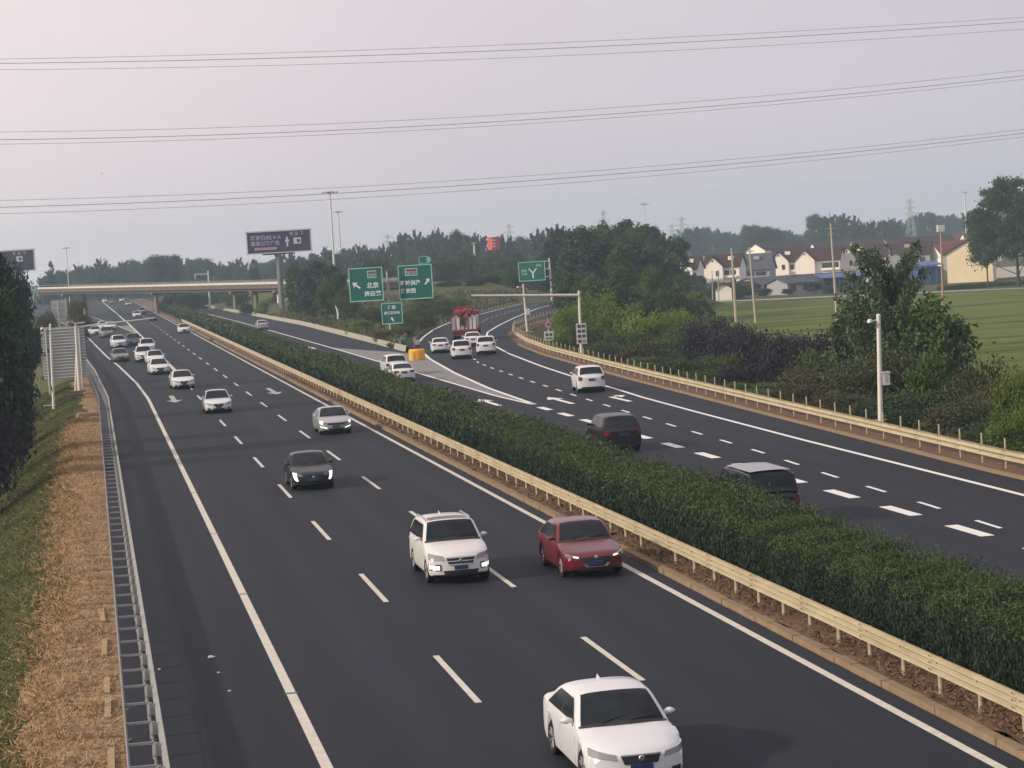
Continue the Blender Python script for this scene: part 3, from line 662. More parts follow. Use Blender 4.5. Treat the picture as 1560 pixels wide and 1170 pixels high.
def make_car(name, S, paint, label, group=None, detail=True):
    L, W, H = S['L'], S['W'], S['H']; hw = W/2
    root = empty(name, (0, 0, 0), 0, label, 'car' if 'cat' not in S else S['cat'], group)
    yc, yw, yr, ybk = S['yc'], S['yw'], S['yr'], S['yb']; wr = S['wr']; wx = (S['w1'], S['w2'])
    zbelt = lambda s: np.interp(s, [yc, yr, L], [S['zc'], S['zc']+.06, S['zc']+.06])
    topp = [(0, S['zf']-.16), (.05, S['zf']-.06), (.18, S['zf']), (yc, S['zc'])]+([(ybk, S['zt']), (L-.10, S['zt']-.02), (L-.03, S['zt']-.10), (L, S['zt']-.2)])
    ztop = lambda s: mono(s, topp)
    def halfw(s): return hw*(1-.13*max(0, 1-s/.75)**2-.09*max(0, 1-(L-s)/.6)**2)
    zb = S.get('zb', .2)
    def zbot(s):
        z = zb+.06*max(0, 1-s/.3)+.08*max(0, 1-(L-s)/.35)
        for c in wx:
            d = abs(s-c); 
            if d < wr+.055: z = max(z, .31+math.sqrt(max(0, (wr+.055)**2-d*d))-.02)
        return z
    def bow(x, z, s):
        # plan curvature of nose and tail
        xx = min(1, abs(x)/hw); f = max(0, 1-s/.9); r = max(0, 1-(L-s)/.8)
        lean = S.get('lean', .10)
        o = f*(.20*xx**2.4+.10*xx**6+lean*max(0, (z-.42))**1.5*1.2+.25*max(0, .34-z))-r*(.12*xx**2.4+.08*xx**6+.30*max(0, z-.72)*S.get('rlean', .4)+.2*max(0, .36-z))
        return o
    def Y_(s): return s-L/2
    TT = [0, .03, .12, .45, .85, .97, .985]
    def section(s):
        w_ = halfw(s); b = zbot(s); t = ztop(s); zm = max(b+.03, .52)
        zt_ = max(t, b+.12)
        h = [(0, b), (w_*.55, b), (w_*.93, b), (w_*.975, b+.05), (w_*.995, min(max(b+.10, .38), zt_-.1)), (w_, min(max(b+.14, .60), zt_-.07)), (w_*.985, zt_-.13 if zt_-.13 > b+.15 else zt_-.04), (w_*.955, zt_-.045), (w_*.88, zt_-.008), (w_*.6, zt_+.018), (w_*.3, zt_+.03), (0, zt_+.034)]
        zl = -9; hh = []
        for a, z in h:
            z = max(z, zl+.004) if a > 0 and zl > -9 else z
            hh.append((a, z)); zl = z
        r_ = [(x, z) for x, z in hh]; l_ = [(-x, z) for x, z in hh[-2:0:-1]]
        return r_+l_
    ss = set([0, .02, .05, .09, .14, .2, .3, .4]) | set(np.round(np.arange(.5, L-.3, .14), 3)) | set([L-.3, L-.2, L-.12, L-.06, L-.02, L])
    for c in wx:
        for k in np.linspace(-1, 1, 17): ss.add(round(c+k*(wr+.056), 4))
    ss = sorted(s for s in ss if 0 <= s <= L)
    b = MB(); rows = [[(x, Y_(s)+bow(x, z, s), z) for x, z in section(s)] for s in ss]
    b.grid(rows, closed=True)
    for s, fl in ((0, True), (L, False)):
        sec = section(s); cz = .5; rws_ = []
        for k in (1, .8, .55, .3, .05): rws_.append([(x*k, Y_(s)+bow(x*k, cz+(z-cz)*k, s), cz+(z-cz)*k) for x, z in sec])
        b.grid(rws_, closed=True, flip=fl)
        b.add([rws_[-1][i] for i in range(len(sec))], [tuple(range(len(sec)))])
    # cabin
    roofp = [(yc-.05, S['zc']-.04), (yw-.16, H-.09), (yw, H-.035), ((yw+yr)/2, H), (yr, H-.05), (yr+.14, H-.10), (ybk, S['zt']-.02)]
    zr = lambda s: mono(s, roofp)
    wb = lambda s: halfw(s)*.95
    wroof = hw*S.get('tw', .73)
    def side_x(s, z):
        zb_ = zbelt(s)-.03; return wb(s)-(wb(s)-wroof)*max(0, min(1.1, (z-zb_)/(H-zb_)))**1.1
    def cbow(x, s):
        xx = min(1, abs(x)/hw); f = max(0, 1-(s-yc+.2)/1.6); r = max(0, 1-(ybk-s+.1)/1.2)
        return .16*f*(xx**2)*1.2-.12*r*(xx**2)-.04*f
    def top_z(s, t): return zr(s)+.035*(1-t*t)-.05*t**8
    cs = sorted(set(np.round(np.linspace(yc-.05, ybk, 34), 3)))
    rows = []
    for s in cs:
        z1 = zr(s); z0 = min(zbelt(s)-.05, z1-.01); h = []
        for k in (0, .5, 1.0):
            z = z0+(z1-.05-z0)*k if z1-.05 > z0 else z0+.002*k
            h.append((side_x(s, z), z))
        xs_ = h[-1][0]
        for t in (.985, .95, .85, .6, .3, 0): h.append((xs_*t, top_z(s, t)))
        rows.append([(x, Y_(s)+cbow(x, s), z) for x, z in h]+[(-x, Y_(s)+cbow(x, s), z) for x, z in h[-2::-1]])
    b.grid(rows)
    b.build('body', PAINT[paint], root, smooth=35)
    # dark underbody filling the wheel wells
    u = MB().box((0, 0, .40), (W*.74, L-.5, .42)); u.box((0, 0, .2), (W*.8, L-.9, .1)); u.build('underbody', shadowm, root)
    # windscreen / rear window
    def gl(s0, s1, nm, ins=.085, sgn=-1):
        g = MB(); rws_ = []
        for v in np.linspace(0, 1, 9):
            s = s0+(s1-s0)*v; z1 = zr(s); xs_ = side_x(s, z1-.05)-ins; row = []
            for t in np.linspace(-1, 1, 11):
                a = abs(t); row.append((xs_*t, Y_(s)+cbow(xs_*t, s)+sgn*.010, top_z(s, a*xs_/(xs_+ins))+.010))
            rws_.append(row)
        g.grid(rws_); return g.build(nm, glass, root, smooth=True)
    gl(yc+.06, yw-.06, 'windscreen'); gl(yr+.10, ybk-.07, 'rear_window', .10, 1)
    # side windows
    def s_at(z, front):
        ar = np.linspace(yc, (yw+yr)/2, 60) if front else np.linspace((yw+yr)/2, ybk, 60)
        zz_ = [zr(a) for a in ar]
        return float(np.interp(z, zz_, ar)) if front else float(np.interp(-z, [-q for q in zz_], ar))
    sB = (yw+yr)/2-.02
    for sx in (-1, 1):
        for fr in (True, False):
            g = MB(); rws_ = []
            for v in np.linspace(0, 1, 6):
                zlo = zbelt(sB)+.01; zhi = H-.12; z = zlo+(zhi-zlo)*v
                if fr: a0, a1 = s_at(z+.05, True)+.13, sB-.035
                else: a0, a1 = sB+.035, s_at(z+.05, False)-.16
                if a1 < a0+.05: a1 = a0+.05
                row = []
                for t in np.linspace(0, 1, 7):
                    s = a0+(a1-a0)*t; x = side_x(s, z)+.009; row.append((sx*x, Y_(s)+cbow(x, s), z))
                rws_.append(row)
            g.grid(rws_); g.build('side_window', glass, root, smooth=True)
        g = MB(); g.grid([[(sx*(side_x(s, z)+.007), Y_(s)+cbow(side_x(s, z), s), z) for s in (sB-.04, sB, sB+.04)] for z in np.linspace(zbelt(sB)+.01, H-.12, 6)]); g.build('door_pillar', blackp, root)
    g = MB(); rws_ = []
    for s in (yc-.02, yc+.03, yc+.075):
        xs_ = side_x(s, max(zr(s), zbelt(s)))-.03
        rws_.append([(xs_*t, Y_(s)+cbow(xs_*t, s)-.012, max(top_z(s, abs(t)), ztop(s)+.034*(1-abs(t)))+.009) for t in np.linspace(-1, 1, 11)])
    g.grid(rws_); g.build('cowl', blackp, root)
    # front and rear patches
    def patch(q, nx, nz, nm, m_, front=True, off=.012, curve=0, par=None):
        (x0, z0), (x1, z1), (x2, z2), (x3, z3) = q      # TL TR BR BL
        g = MB(); rws_ = []
        for j in range(nz+1):
            v = j/nz; row = []
            for i in range(nx+1):
                t = i/nx
                x = (x0*(1-t)+x1*t)*(1-v)+(x3*(1-t)+x2*t)*v; z = (z0*(1-t)+z1*t)*(1-v)+(z3*(1-t)+z2*t)*v
                z += curve*4*t*(1-t)
                s = 0 if front else L
                h0 = halfw(s)*.95; ex = abs(x)-h0
                if ex > 0:                      # wrap round the corner on to the flank
                    s2 = ex*2.4 if front else L-ex*2.0; xq = halfw(s2)*.99+off*.6
                    row.append((math.copysign(xq, x), Y_(s2)+bow(xq, z, s2), z)); continue
                row.append((x, Y_(s)+bow(x, z, s)+(-off if front else off), z))
            rws_.append(row)
        g.grid(rws_)
        # give the piece thickness
        bk = [[(x*.97, y+(.05 if front else -.05), z) for x, y, z in r] for r in rws_]
        ring = lambda rr: rr[0]+[r[-1] for r in rr[1:]]+rr[-1][-2::-1]+[r[0] for r in rr[-2:0:-1]]
        g.grid([ring(rws_), ring(bk)], closed=True)
        return g.build(nm, m_, par or root)
    zf = S['zf']; F_ = S['face']
    for q in F_.get('grille', []): patch(q, 8, 3, 'grille', blackp)
    for q in F_.get('trim', []): patch(q, 8, 1, 'grille_trim', chrome, off=.03)
    for q in F_.get('intake', []): patch(q, 8, 2, 'lower_intake', blackp, off=.014)
    for sx in (-1, 1):
        for q in F_.get('lamp', []):
            qq = [(sx*x, z) for x, z in q]; patch(qq, 6, 3, 'headlight', lensd if F_.get('dark') else lensm, off=.004)
        for q in F_.get('drl', []):
            qq = [(sx*x, z) for x, z in q]; patch(qq, 4, 2, 'running_light', drl, off=.03)
        for q in F_.get('fog', []):
            qq = [(sx*x, z) for x, z in q]; patch(qq, 3, 2, 'fog_lamp', lensm if not F_.get('foglit') else drl, off=.03)
        for q in F_.get('foghole', []):
            qq = [(sx*x, z) for x, z in q]; patch(qq, 3, 2, 'lower_intake', blackp, off=.016)
        for q in F_.get('tail', []):
            qq = [(sx*x, z) for x, z in q]; patch(qq, 4, 2, 'tail_light', taill, False, off=.016)
    if F_.get('badge'): 
        g = MB(); bz = F_['badge']; g.lathe([(.0, -.012), (.045, -.012), (.055, 0), (.05, .01)], (0, Y_(0)+bow(0, bz, 0)-.045, bz), 'y', 14); g.build('badge', chrome, root)
    pz = F_.get('plate', .42)
    patch([(-.2, pz+.055), (.2, pz+.055), (.2, pz-.055), (-.2, pz-.055)], 2, 1, 'number_plate', platem, off=.045)
    rz = S.get('rpz', .72)
    patch([(-.22, rz+.07), (.22, rz+.07), (.22, rz-.07), (-.22, rz-.07)], 2, 1, 'number_plate', platem, False, off=.03)
    patch([(-.70, .40), (.70, .40), (.62, .27), (-.62, .27)], 6, 1, 'rear_bumper_trim', blackp, False, off=.01)
    # mirrors
    for sx in (-1, 1):
        s = yc+.42; zq = S['zc']+.09; x = side_x(s, zq)+.13
        g = MB(); rws_ = []
        for t in np.linspace(0, 1, 7):
            rr = math.sin(math.pi*min(.98, max(.02, t)))**.6
            rws_.append([(sx*(x-.11+.22*t), Y_(s)+.05*math.cos(a)*rr*1.3+.02, zq+.065*math.sin(a)*rr) for a in np.linspace(0, 2*math.pi, 9)[:-1]])
        g.grid(rws_, closed=True); g.box((sx*(x-.13), Y_(s)+.02, zq-.04), (.12, .06, .04))
        g.build('wing_mirror', PAINT[paint] if paint not in ('black',) else blackp, root, smooth=50)
    # wheels
    wheel = None
    for s in wx:
        for sx in (-1, 1):
            cx = sx*(halfw(s)-.125)
            if wheel is None:
                prof = [(wr*.62, -.10), (wr*.9, -.11), (wr*.985, -.085), (wr, -.04), (wr, .04), (wr*.985, .085), (wr*.9, .11), (wr*.62, .10), (wr*.60, .03)]
                wheel = MB().lathe(prof, (0, 0, 0), 'x', 22).build('wheel', tyrem, root, smooth=40)
                rm = MB().lathe([(0, .075), (.06, .08), (.075, .055), (wr*.55, .035), (wr*.6, .045), (wr*.68, .098), (wr*.66, .104), (wr*.60, .06)], (0, 0, 0), 'x', 22)
                for k in range(7):
                    a = 2*math.pi*k/7; rm.bar((.075, .05*math.cos(a), .05*math.sin(a)), (.085, wr*.63*math.cos(a), wr*.63*math.sin(a)), .026, .032, 5)
                rim = rm.build('rim', rimm, wheel, smooth=30)
                wheel.location = (cx, Y_(s), wr); 
                if sx < 0: wheel.rotation_euler = (0, 0, math.pi)
            else:
                c = wheel.copy(); COL.objects.link(c); c.location = (cx, Y_(s), wr); c.rotation_euler = (0, 0, math.pi if sx < 0 else 0)
                d = rim.copy(); COL.objects.link(d); d.parent = c
    if detail:
        for sx in (-1, 1):
            for s in (sB-.12, min(ybk-.25, sB+.95)):
                x = halfw(s)*.99; MB().box((sx*(x+.012), Y_(s), S['zc']-.10), (.03, .17, .03)).build('door_handle', PAINT[paint], root)
        g = MB()
        for s in (yc+.12, sB, min(wx[1]-.05, sB+1.05)):
            for sx in (-1, 1):
                for z0, z1 in ((.34, .60), (.60, S['zc']-.14)):
                    if abs(s-wx[1]) < wr and z0 < .6: continue
                    x0, x1 = halfw(s)*.996+.003, halfw(s)*.99+.003
                    g.add([(sx*x0, Y_(s)-.006, z0), (sx*x0, Y_(s)+.006, z0), (sx*x1, Y_(s)+.006, z1), (sx*x1, Y_(s)-.006, z1)], [(0, 1, 2, 3)])
        g.build('door_seam', blackp, root)
        # seats, headrests hinted through glass are too dark to see; wipers
        g = MB()
        for x0 in (-.45, .12): g.bar((x0, Y_(yc+.05)-.04, zr(yc+.06)+.05), (x0+.5, Y_(yc+.16)-.03, zr(yc+.16)+.052), .010, n=5)
        g.build('wiper', blackp, root)
    if S.get('fin'): MB().add([(-.02, Y_(yr)-.18, H-.01), (.02, Y_(yr)-.18, H-.01), (.02, Y_(yr)+.02, H-.02), (-.02, Y_(yr)+.02, H-.02), (0, Y_(yr)-.02, H+.055), (0, Y_(yr)+.02, H+.055)], [(0, 4, 5, 3), (1, 2, 5, 4), (0, 1, 4), (2, 3, 5)]).build('aerial', PAINT[paint], root)
    if S.get('rails'):
        for sx in (-1, 1):
            x = wroof*.93; MB().tube([(sx*x, Y_(yw+.1), H-.02), (sx*x, Y_(yw+.25), H+.015), (sx*x, Y_(yr-.1), H+.005), (sx*x, Y_(yr+.05), H-.06)], .02, 6).build('roof_rail', mat('railsilver', (.4, .4, .42), .4, .5), root)
    if S.get('sunroof'):
        g = MB(); rws_ = [[(x*wroof*.80, Y_(s), top_z(s, abs(x)*.8)+.012) for x in np.linspace(-1, 1, 7)] for s in np.linspace(yw+.10, yw+.62, 4)]
        g.grid(rws_).build('sunroof', glass, root)
    return root
SED = dict(L=4.6, W=1.80, H=1.46, zf=.74, zc=.94, zt=1.04, yc=1.18, yw=1.98, yr=3.20, yb=4.02, w1=.88, w2=3.52, wr=.32, fin=True, rlean=.3, rpz=.80,
    face=dict(grille=[[(-.36, .66), (.36, .66), (.30, .50), (-.30, .50)]], trim=[[(-.36, .67), (.36, .67), (.36, .645), (-.36, .645)]],
    lamp=[[(.44, .67), (.86, .76), (.86, .63), (.42, .57)]], intake=[[(-.42, .36), (.42, .36), (.36, .25), (-.36, .25)]], foghole=[[(.56, .38), (.80, .40), (.76, .28), (.58, .28)]],
    tail=[[(.42, .92), (.84, .95), (.84, .76), (.46, .78)]], badge=.60, plate=.44))
SUV = dict(L=4.55, W=1.86, H=1.70, zf=.92, zc=1.12, zt=1.14, yc=1.22, yw=1.92, yr=3.80, yb=4.44, w1=.86, w2=3.58, wr=.36, tw=.76, fin=True, rlean=.05, rails=True, sunroof=True, rpz=.86, zb=.24,
    face=dict(grille=[[(-.42, .80), (.42, .80), (.36, .60), (-.36, .60)]], trim=[[(-.42, .81), (.42, .81), (.42, .775), (-.42, .775)], [(-.38, .70), (.38, .70), (.38, .675), (-.38, .675)], [(-.37, .61), (.37, .61), (.36, .585), (-.36, .585)]],
    lamp=[[(.50, .84), (.90, .92), (.90, .72), (.46, .70)]], foglit=True, fog=[[(.62, .56), (.86, .58), (.84, .46), (.62, .45)]], foghole=[[(.58, .60), (.90, .62), (.88, .42), (.58, .42)]], intake=[[(-.52, .42), (.52, .42), (.46, .26), (-.46, .26)]],
    tail=[[(.62, 1.04), (.86, 1.08), (.86, .80), (.66, .82)]], badge=.70, plate=.50))
HAT = dict(SED, L=4.5, H=1.47, yc=1.30, yw=2.05, yr=3.35, yb=4.15, fin=False,
    face=dict(dark=True, grille=[[(-.46, .62), (.46, .62), (.30, .36), (-.30, .36)]], trim=[[(-.40, .44), (-.30, .44), (-.22, .345), (-.30, .335)], [(.30, .44), (.40, .44), (.30, .335), (.22, .345)], [(-.30, .36), (.30, .36), (.28, .335), (-.28, .335)]],
    lamp=[[(.50, .66), (.86, .73), (.86, .66), (.48, .60)]], drl=[[(.52, .645), (.66, .67), (.66, .635), (.52, .61)]], intake=[[(-.50, .30), (.50, .30), (.44, .22), (-.44, .22)]],
    tail=[[(.42, .92), (.84, .95), (.84, .80), (.46, .82)]], badge=.62, plate=.46))
BLK = dict(SED, L=4.75, yc=1.25, yw=2.1, yr=3.15, yb=4.15, fin=False,
    face=dict(dark=True, grille=[[(-.40, .66), (.40, .66), (.30, .42), (-.30, .42)]], lamp=[[(.48, .70), (.86, .76), (.86, .62), (.46, .60)]],
    drl=[[(.70, .76), (.82, .77), (.78, .60), (.70, .60)], [(.70, .60), (.78, .60), (.72, .42), (.64, .42)]], intake=[[(-.5, .34), (.5, .34), (.44, .24), (-.44, .24)]],
    tail=[[(.42, .92), (.84, .95), (.84, .80), (.46, .82)]], badge=.56, plate=.46))
SIL = dict(SED, L=4.7, H=1.42, yc=1.2, yw=2.0, yr=3.0, yb=4.25, fin=False,
    face=dict(dark=True, grille=[[(-.50, .66), (.50, .66), (.46, .54), (-.46, .54)]], lamp=[[(.50, .68), (.88, .74), (.88, .62), (.48, .58)]],
    drl=[[(.72, .76), (.86, .77), (.84, .62), (.72, .62)], [(.50, .40), (.82, .50), (.82, .44), (.52, .34)]], foghole=[[(.52, .46), (.82, .50), (.80, .34), (.52, .34)]], intake=[[(-.4, .36), (.4, .36), (.36, .26), (-.36, .26)]],
    tail=[[(.42, .92), (.84, .95), (.84, .80), (.46, .82)]], plate=.46))
VAN = dict(SUV, L=4.9, W=1.86, H=1.86, yc=.70, yw=1.5, yr=4.45, yb=4.82, zc=1.12, zt=1.16, rails=False, sunroof=False, fin=False, tw=.80)
def place(root, px, py, front=True, rz=None, nose=True, dx=0.0):
    g = G(px, py); S_L = root['len_'] if 'len_' in root else 4.6
    y = g[1]+S_L/2*.98
    root.location = (g[0]+dx, y, .006); root.rotation_euler = (0, 0, rz if rz is not None else (0 if front else math.pi))
    return root
def car(S, paint, px, py, label, front=True, rz=None, detail=True, group=None, name='car'):
    r = make_car(name, S, paint, label, group, detail); r['len_'] = S['L']; place(r, px, py, front, rz); del r['len_']; return r
car(SED, 'white', 979, 1206, 'white saloon car nearest the camera, cut by the bottom of the frame')
car(SUV, 'pearl', 704, 890, 'white sport utility car with roof rails and lit fog lamps')
car(HAT, 'red', 910, 881, 'dark red car beside the cream guardrail')
blk = car(BLK, 'black', 479, 747, 'black saloon car with bright curved daytime lights')
sil = car(SIL, 'silver', 513, 662, 'silver grey saloon car close to the right edge line')
# generic prototypes for the rest
GW = car(dict(SED, fin=False), 'white', 334, 630, 'white saloon car behind the black one in the middle lane', detail=False)
GS = car(dict(SUV, rails=False, sunroof=False, fin=False, face=dict(SUV['face'], foglit=False)), 'white', 220, 552, 'white sport utility car directly behind the front pair of the queue', detail=False)
def clone(src, px, py, label, paint=None, front=True, rz=None, s=1.0, group=None, L=4.6):
    c = copy_tree(src); c['label'] = label; c['len_'] = L; place(c, px, py, front, rz); del c['len_']
    if group: c['group'] = group
    if paint:
        for ch in c.children:
            if ch.name.split('.')[0] in ('body', 'wing_mirror'):
                ch.material_slots[0].link = 'OBJECT'; ch.material_slots[0].material = PAINT[paint]
    return c
GRP = 'cars approaching on the main road'
clone(GW, 279, 593, 'white saloon car second in line behind the black car', front=True, rz=.05)
clone(GW, 243, 571, 'white saloon car at the head of the merging queue', rz=.06)
clone(GW, 237, 556, 'white car half hidden behind the head of the queue', rz=.06, L=4.6)
clone(GS, 225, 538, 'white boxy car beside the thick lane line', rz=.05)
clone(GS, 204, 528, 'dark car with one bright lamp in the left-lane queue', 'black', rz=.08)
clone(GW, 183, 552, 'dark grey car straddling the left edge line', 'grey', rz=.08)
clone(GS, 181, 531, 'white sport utility car near the left edge line', rz=.1)
clone(GS, 162, 515, 'grey sport utility car left in the merging queue', 'grey', rz=.12)
clone(GW, 145, 511, 'white car at the far left next to the ribbed sign', rz=.12)
clone(GW, 157, 502, 'white car behind the grey sport utility car', rz=.12)
clone(GW, 168, 503, 'white car at the tip of the grey hatched nose', rz=.1)
clone(GW, 281, 508, 'lone white car in the right lane far from the others')
clone(GW, 233, 490, 'far dark car with headlights in the middle lane', 'darkred')
clone(GW, 209, 484, 'far white car left of the dark one near the overpass', 'pearl')
clone(GW, 217, 478, 'small far pale car right behind the far white one', 'palegrey')
for i, (px, py, pt) in enumerate(((160, 461, 'white'), (170, 463, 'grey'), (186, 460, 'white'), (196, 466, 'palegrey'), (178, 457, 'black'), (165, 456, 'white'))):
    clone(GW, px, py, 'tiny distant car in the traffic under the overpass', pt, group='distant cars under the overpass')
# opposite carriageway (rear views)
clone(GS, 908, 598, 'white car driving away alone beside the right edge line', front=False, rz=math.pi-.10)
bs = clone(GS, 952, 690, 'dark sport utility car driving away behind the hedge', 'darkred', front=False, rz=math.pi)
van = car(VAN, 'navy', 1184, 806, 'dark van with grey roof half hidden by the hedge', front=False, detail=False)
g = MB(); g.grid([[(x*.70, y, 1.895-.03*abs(x)**3) for x in np.linspace(-1, 1, 7)] for y in np.linspace(-.75, 2.0, 5)], flip=False).build('roof_panel', PAINT['roofgrey'], van)
clone(GW, 676, 538, 'white saloon car left of the truck on the exit ramp', front=False, rz=math.pi-.12)
clone(GS, 709, 547, 'white sport utility car directly behind the truck', front=False, rz=math.pi-.12)
clone(GW, 726, 528, 'white car mostly hidden between truck and the car behind it', front=False, rz=math.pi-.15)
clone(GS, 748, 540, 'white sport utility car overtaking to the right of the truck', front=False, rz=math.pi-.2)
clone(GW, 401, 503, 'pale grey saloon car alone on the left of the opposite road', 'palegrey', front=False)
clone(GS, 606, 573, 'white sport utility car passing the grey hatched nose', front=False)
clone(GW, 617, 583, 'white car showing only its roof above the hedge', front=False)
clone(GS, 241, 466, 'pale van far off in the shade under the overpass', 'palegrey', front=False)
# ------------------------------------------------------------------ truck
g0 = G(712, 522); tr = empty('truck', (g0[0]+1.2, g0[1]+7, .0), -.22, 'truck stacked with white sacks and a red load on the exit ramp', 'truck'); tr.scale = (1.12, 1.12, 1.16)
whl = mat('load_white', (.62, .60, .57), .8, noise=(1.0, .4, (.45, .42, .40)))
redl = mat('load_red', (.38, .045, .03), .7, noise=(1.2, .45, (.16, .025, .02)))
m = MB().box((0, 0, 1.05), (2.4, 9, .22)); m.box((0, 0, .85), (.9, 8.6, .25)); m.box((0, -4.45, .72), (2.2, .1, .2)); m.build('chassis', mat('truck_red', (.15, .02, .018), .5), tr)
m = MB()
for i in range(6):
    x = -1.0+i*.4
    m.grid([[(x+.18*math.cos(a), y, 1.75+.62*math.copysign(abs(math.sin(a))**.5, math.sin(a))) for a in np.linspace(0, 2*math.pi, 11)[:-1]] for y in (-4.4, -4.3, 0, 2.0)], closed=True)
    m.box((x, -4.3, 1.75), (.33, .16, 1.15))
m.build('white_load', whl, tr, smooth=30)
m = MB(); [m.box((x, -4.48, 1.8), (.05, .06, 1.35)) for x in (-1.2, -.2, .22, 1.2)]; m.build('stake', mat('truck_red', (0, 0, 0)), tr)
m = MB()
for i in range(16):
    x, y, z = random.uniform(-.75, .75), random.uniform(-4.1, -.6), 2.55+random.uniform(0, .35); m.box((x, y, z), (random.uniform(.45, .8), random.uniform(.5, 1.2), random.uniform(.35, .6)), random.uniform(-.4, .4), .8)
for x in (-.55, .1, .6): m.bar((x-.25, -4.35, 2.75), (x+.25, -4.25, 2.95), .22, .2, 8)
m.bar((-.9, -4.2, 3.25), (.8, -3.9, 3.3), .07).bar((-.9, -4.2, 2.4), (-.9, -4.2, 3.35), .05).bar((.95, -4.2, 2.4), (.9, -4.2, 3.3), .05)
m.build('red_load', redl, tr, smooth=30)
MB().box((-.42, -4.5, 2.72), (.5, .1, .34)).box((.5, -4.47, 2.8), (.42, .1, .4)).build('dark_crate', darkm, tr)
MB().box((-.1, -4.52, 1.95), (.5, .08, .8)).build('dark_gap', mat('truck_maroon', (.06, .03, .03), .8), tr)
m = MB().box((0, 3.6, 1.9), (2.35, 2.0, 1.7), 0, .94); m.build('cab', PAINT['red'], tr)
w0 = None
for y in (-3.4, -2.2, 3.4):
    for sx in (-1, 1):
        m = MB().lathe([(.3, -.15), (.47, -.15), (.5, -.1), (.5, .1), (.47, .15), (.3, .15), (.0, .10)], (sx*1.02, y, .5), 'x', 18); m.build('wheel', tyrem, tr, smooth=40)
for sx in (-1, 1): MB().box((sx*.95, -4.53, .78), (.28, .05, .14)).build('tail_light', taill, tr)
# ------------------------------------------------------------------ signs and poles
def text(s, size, loc, parent, m_, name='lettering', align='CENTER', bold=.0):
    cu = bpy.data.curves.new(name, 'FONT'); cu.body = s; cu.size = size; cu.align_x = align; cu.align_y = 'CENTER'; cu.offset = bold; cu.resolution_u = 2
    t_ = bpy.data.objects.new(name, cu); COL.objects.link(t_); bpy.context.view_layer.update()
    me = bpy.data.meshes.new_from_object(t_.evaluated_get(bpy.context.evaluated_depsgraph_get())); bpy.data.objects.remove(t_); me.name = name
    o = bpy.data.objects.new(name, me); COL.objects.link(o); me.materials.clear(); me.materials.append(m_); o.parent = parent; o.location = loc; o.rotation_euler = (R(90), 0, 0)
    return o
def board(parent, x, z, w_, h, m_=green, edge=greenb, t=.06, y=0.0):
    b = MB().box((x, y, z), (w_, t, h)).build('panel', m_, parent)
    e_ = MB(); k = .06+w_*.012
    for xx, zz, ww, hh in ((x, z+h/2, w_+k, k), (x, z-h/2, w_+k, k), (x-w_/2, z, k, h-k), (x+w_/2, z, k, h-k)): e_.box((xx, y-.03, zz), (ww, t+.01, hh))
    e_.build('border', edge, parent); return b
def arrow2(parent, x, z, L, ang, m_, y=-.05, wd=.14):
    m = MB(); a = R(ang); c, s = math.cos(a), math.sin(a)
    def q(u, v): return (x+u*c-v*s, y, z+u*s+v*c)
    m.add([q(-L/2, -wd/2), q(L*.12, -wd/2), q(L*.12, wd/2), q(-L/2, wd/2)], [(0, 1, 2, 3)])
    m.add([q(.0, -L*.34), q(L/2, 0), q(0, L*.34), q(L*.12, 0)], [(0, 1, 2, 3)]); return m.build('arrow', m_, parent)
shieldr = mat('shield_red', (.40, .05, .05), .5)
def shield(parent, x, z, w_, h, txt):
    MB().box((x, -.045, z), (w_, .02, h)).build('route_shield', whit, parent)
    MB().box((x, -.058, z+h*.27), (w_*.9, .02, h*.32)).build('shield_band', mat('shield_band', (.18, .05, .07), .5), parent)
    MB().box((x, -.058, z-h*.17), (w_*.9, .02, h*.5)).build('shield_field', green, parent)
    text(txt, h*.55, (x, -.075, z-h*.18), parent, whit)
Ys_ = 262
def sroot(px0, px1, py0, py1, Y, label, cat='road sign', rz=-.12, name='road_sign'):
    a = P(px0, (py0+py1)/2, Y); b = P(px1, (py0+py1)/2, Y); c0 = P((px0+px1)/2, py0, Y); c1 = P((px0+px1)/2, py1, Y)
    return empty(name, (c0[0], Y, (c0[2]+c1[2])/2), rz, label, cat), b[0]-a[0], c0[2]-c1[2]
# the post carrying the three green boards
base = G(596, 517); 
gp = empty('sign_post', (P(596, 515, 262.6)[0], 262.75, 0), 0, 'tall grey post carrying the three green direction boards', 'post')
pm_ = MB().bar((0, 0, -.2), (0, 0, 8.1), .16, .13, 10); pm_.build('column', poleg, gp, smooth=40)
for z in (7.3, 6.9, 5.5): MB().box((0, 0, z), (4.0, .12, .12)).build('crossbar', poleg, gp)
MB().bar((-.15, -.3, 5.2), (-.15, .1, 7.0), .03).bar((.15, -.3, 5.2), (.15, .1, 7.0), .03).build('brace', poleg, gp)
r_, ww, hh = sroot(531, 581, 408.5, 458.5, Ys_, 'green direction sign on the left with an arrow pointing up left')
board(r_, 0, 0, ww, hh); shield(r_, .75, 1.15, 1.05, .85, 'G25'); text('北京', .72, (.78, -.05, -.18), r_, whit, bold=.018); text('连云港', .66, (.72, -.05, -1.15), r_, whit, bold=.018); arrow2(r_, -1.15, -.05, 1.15, 142, whit, wd=.2)
r_, ww, hh = sroot(606.5, 656.5, 404, 455, Ys_, 'green direction sign on the right with an arrow pointing up right')
board(r_, 0, 0, ww, hh); shield(r_, -.45, 1.2, 1.45, .85, 'S0121'); text('盱眙洪泽', .60, (-.62, -.05, -.12), r_, whit, bold=.018); text('淮安西', .60, (-.92, -.05, -1.05), r_, whit, bold=.018); arrow2(r_, 1.38, .0, .9, 52, whit, wd=.2)
r_, ww, hh = sroot(581, 611.5, 462, 493, Ys_-.3, 'small square green sign below the two big green ones')
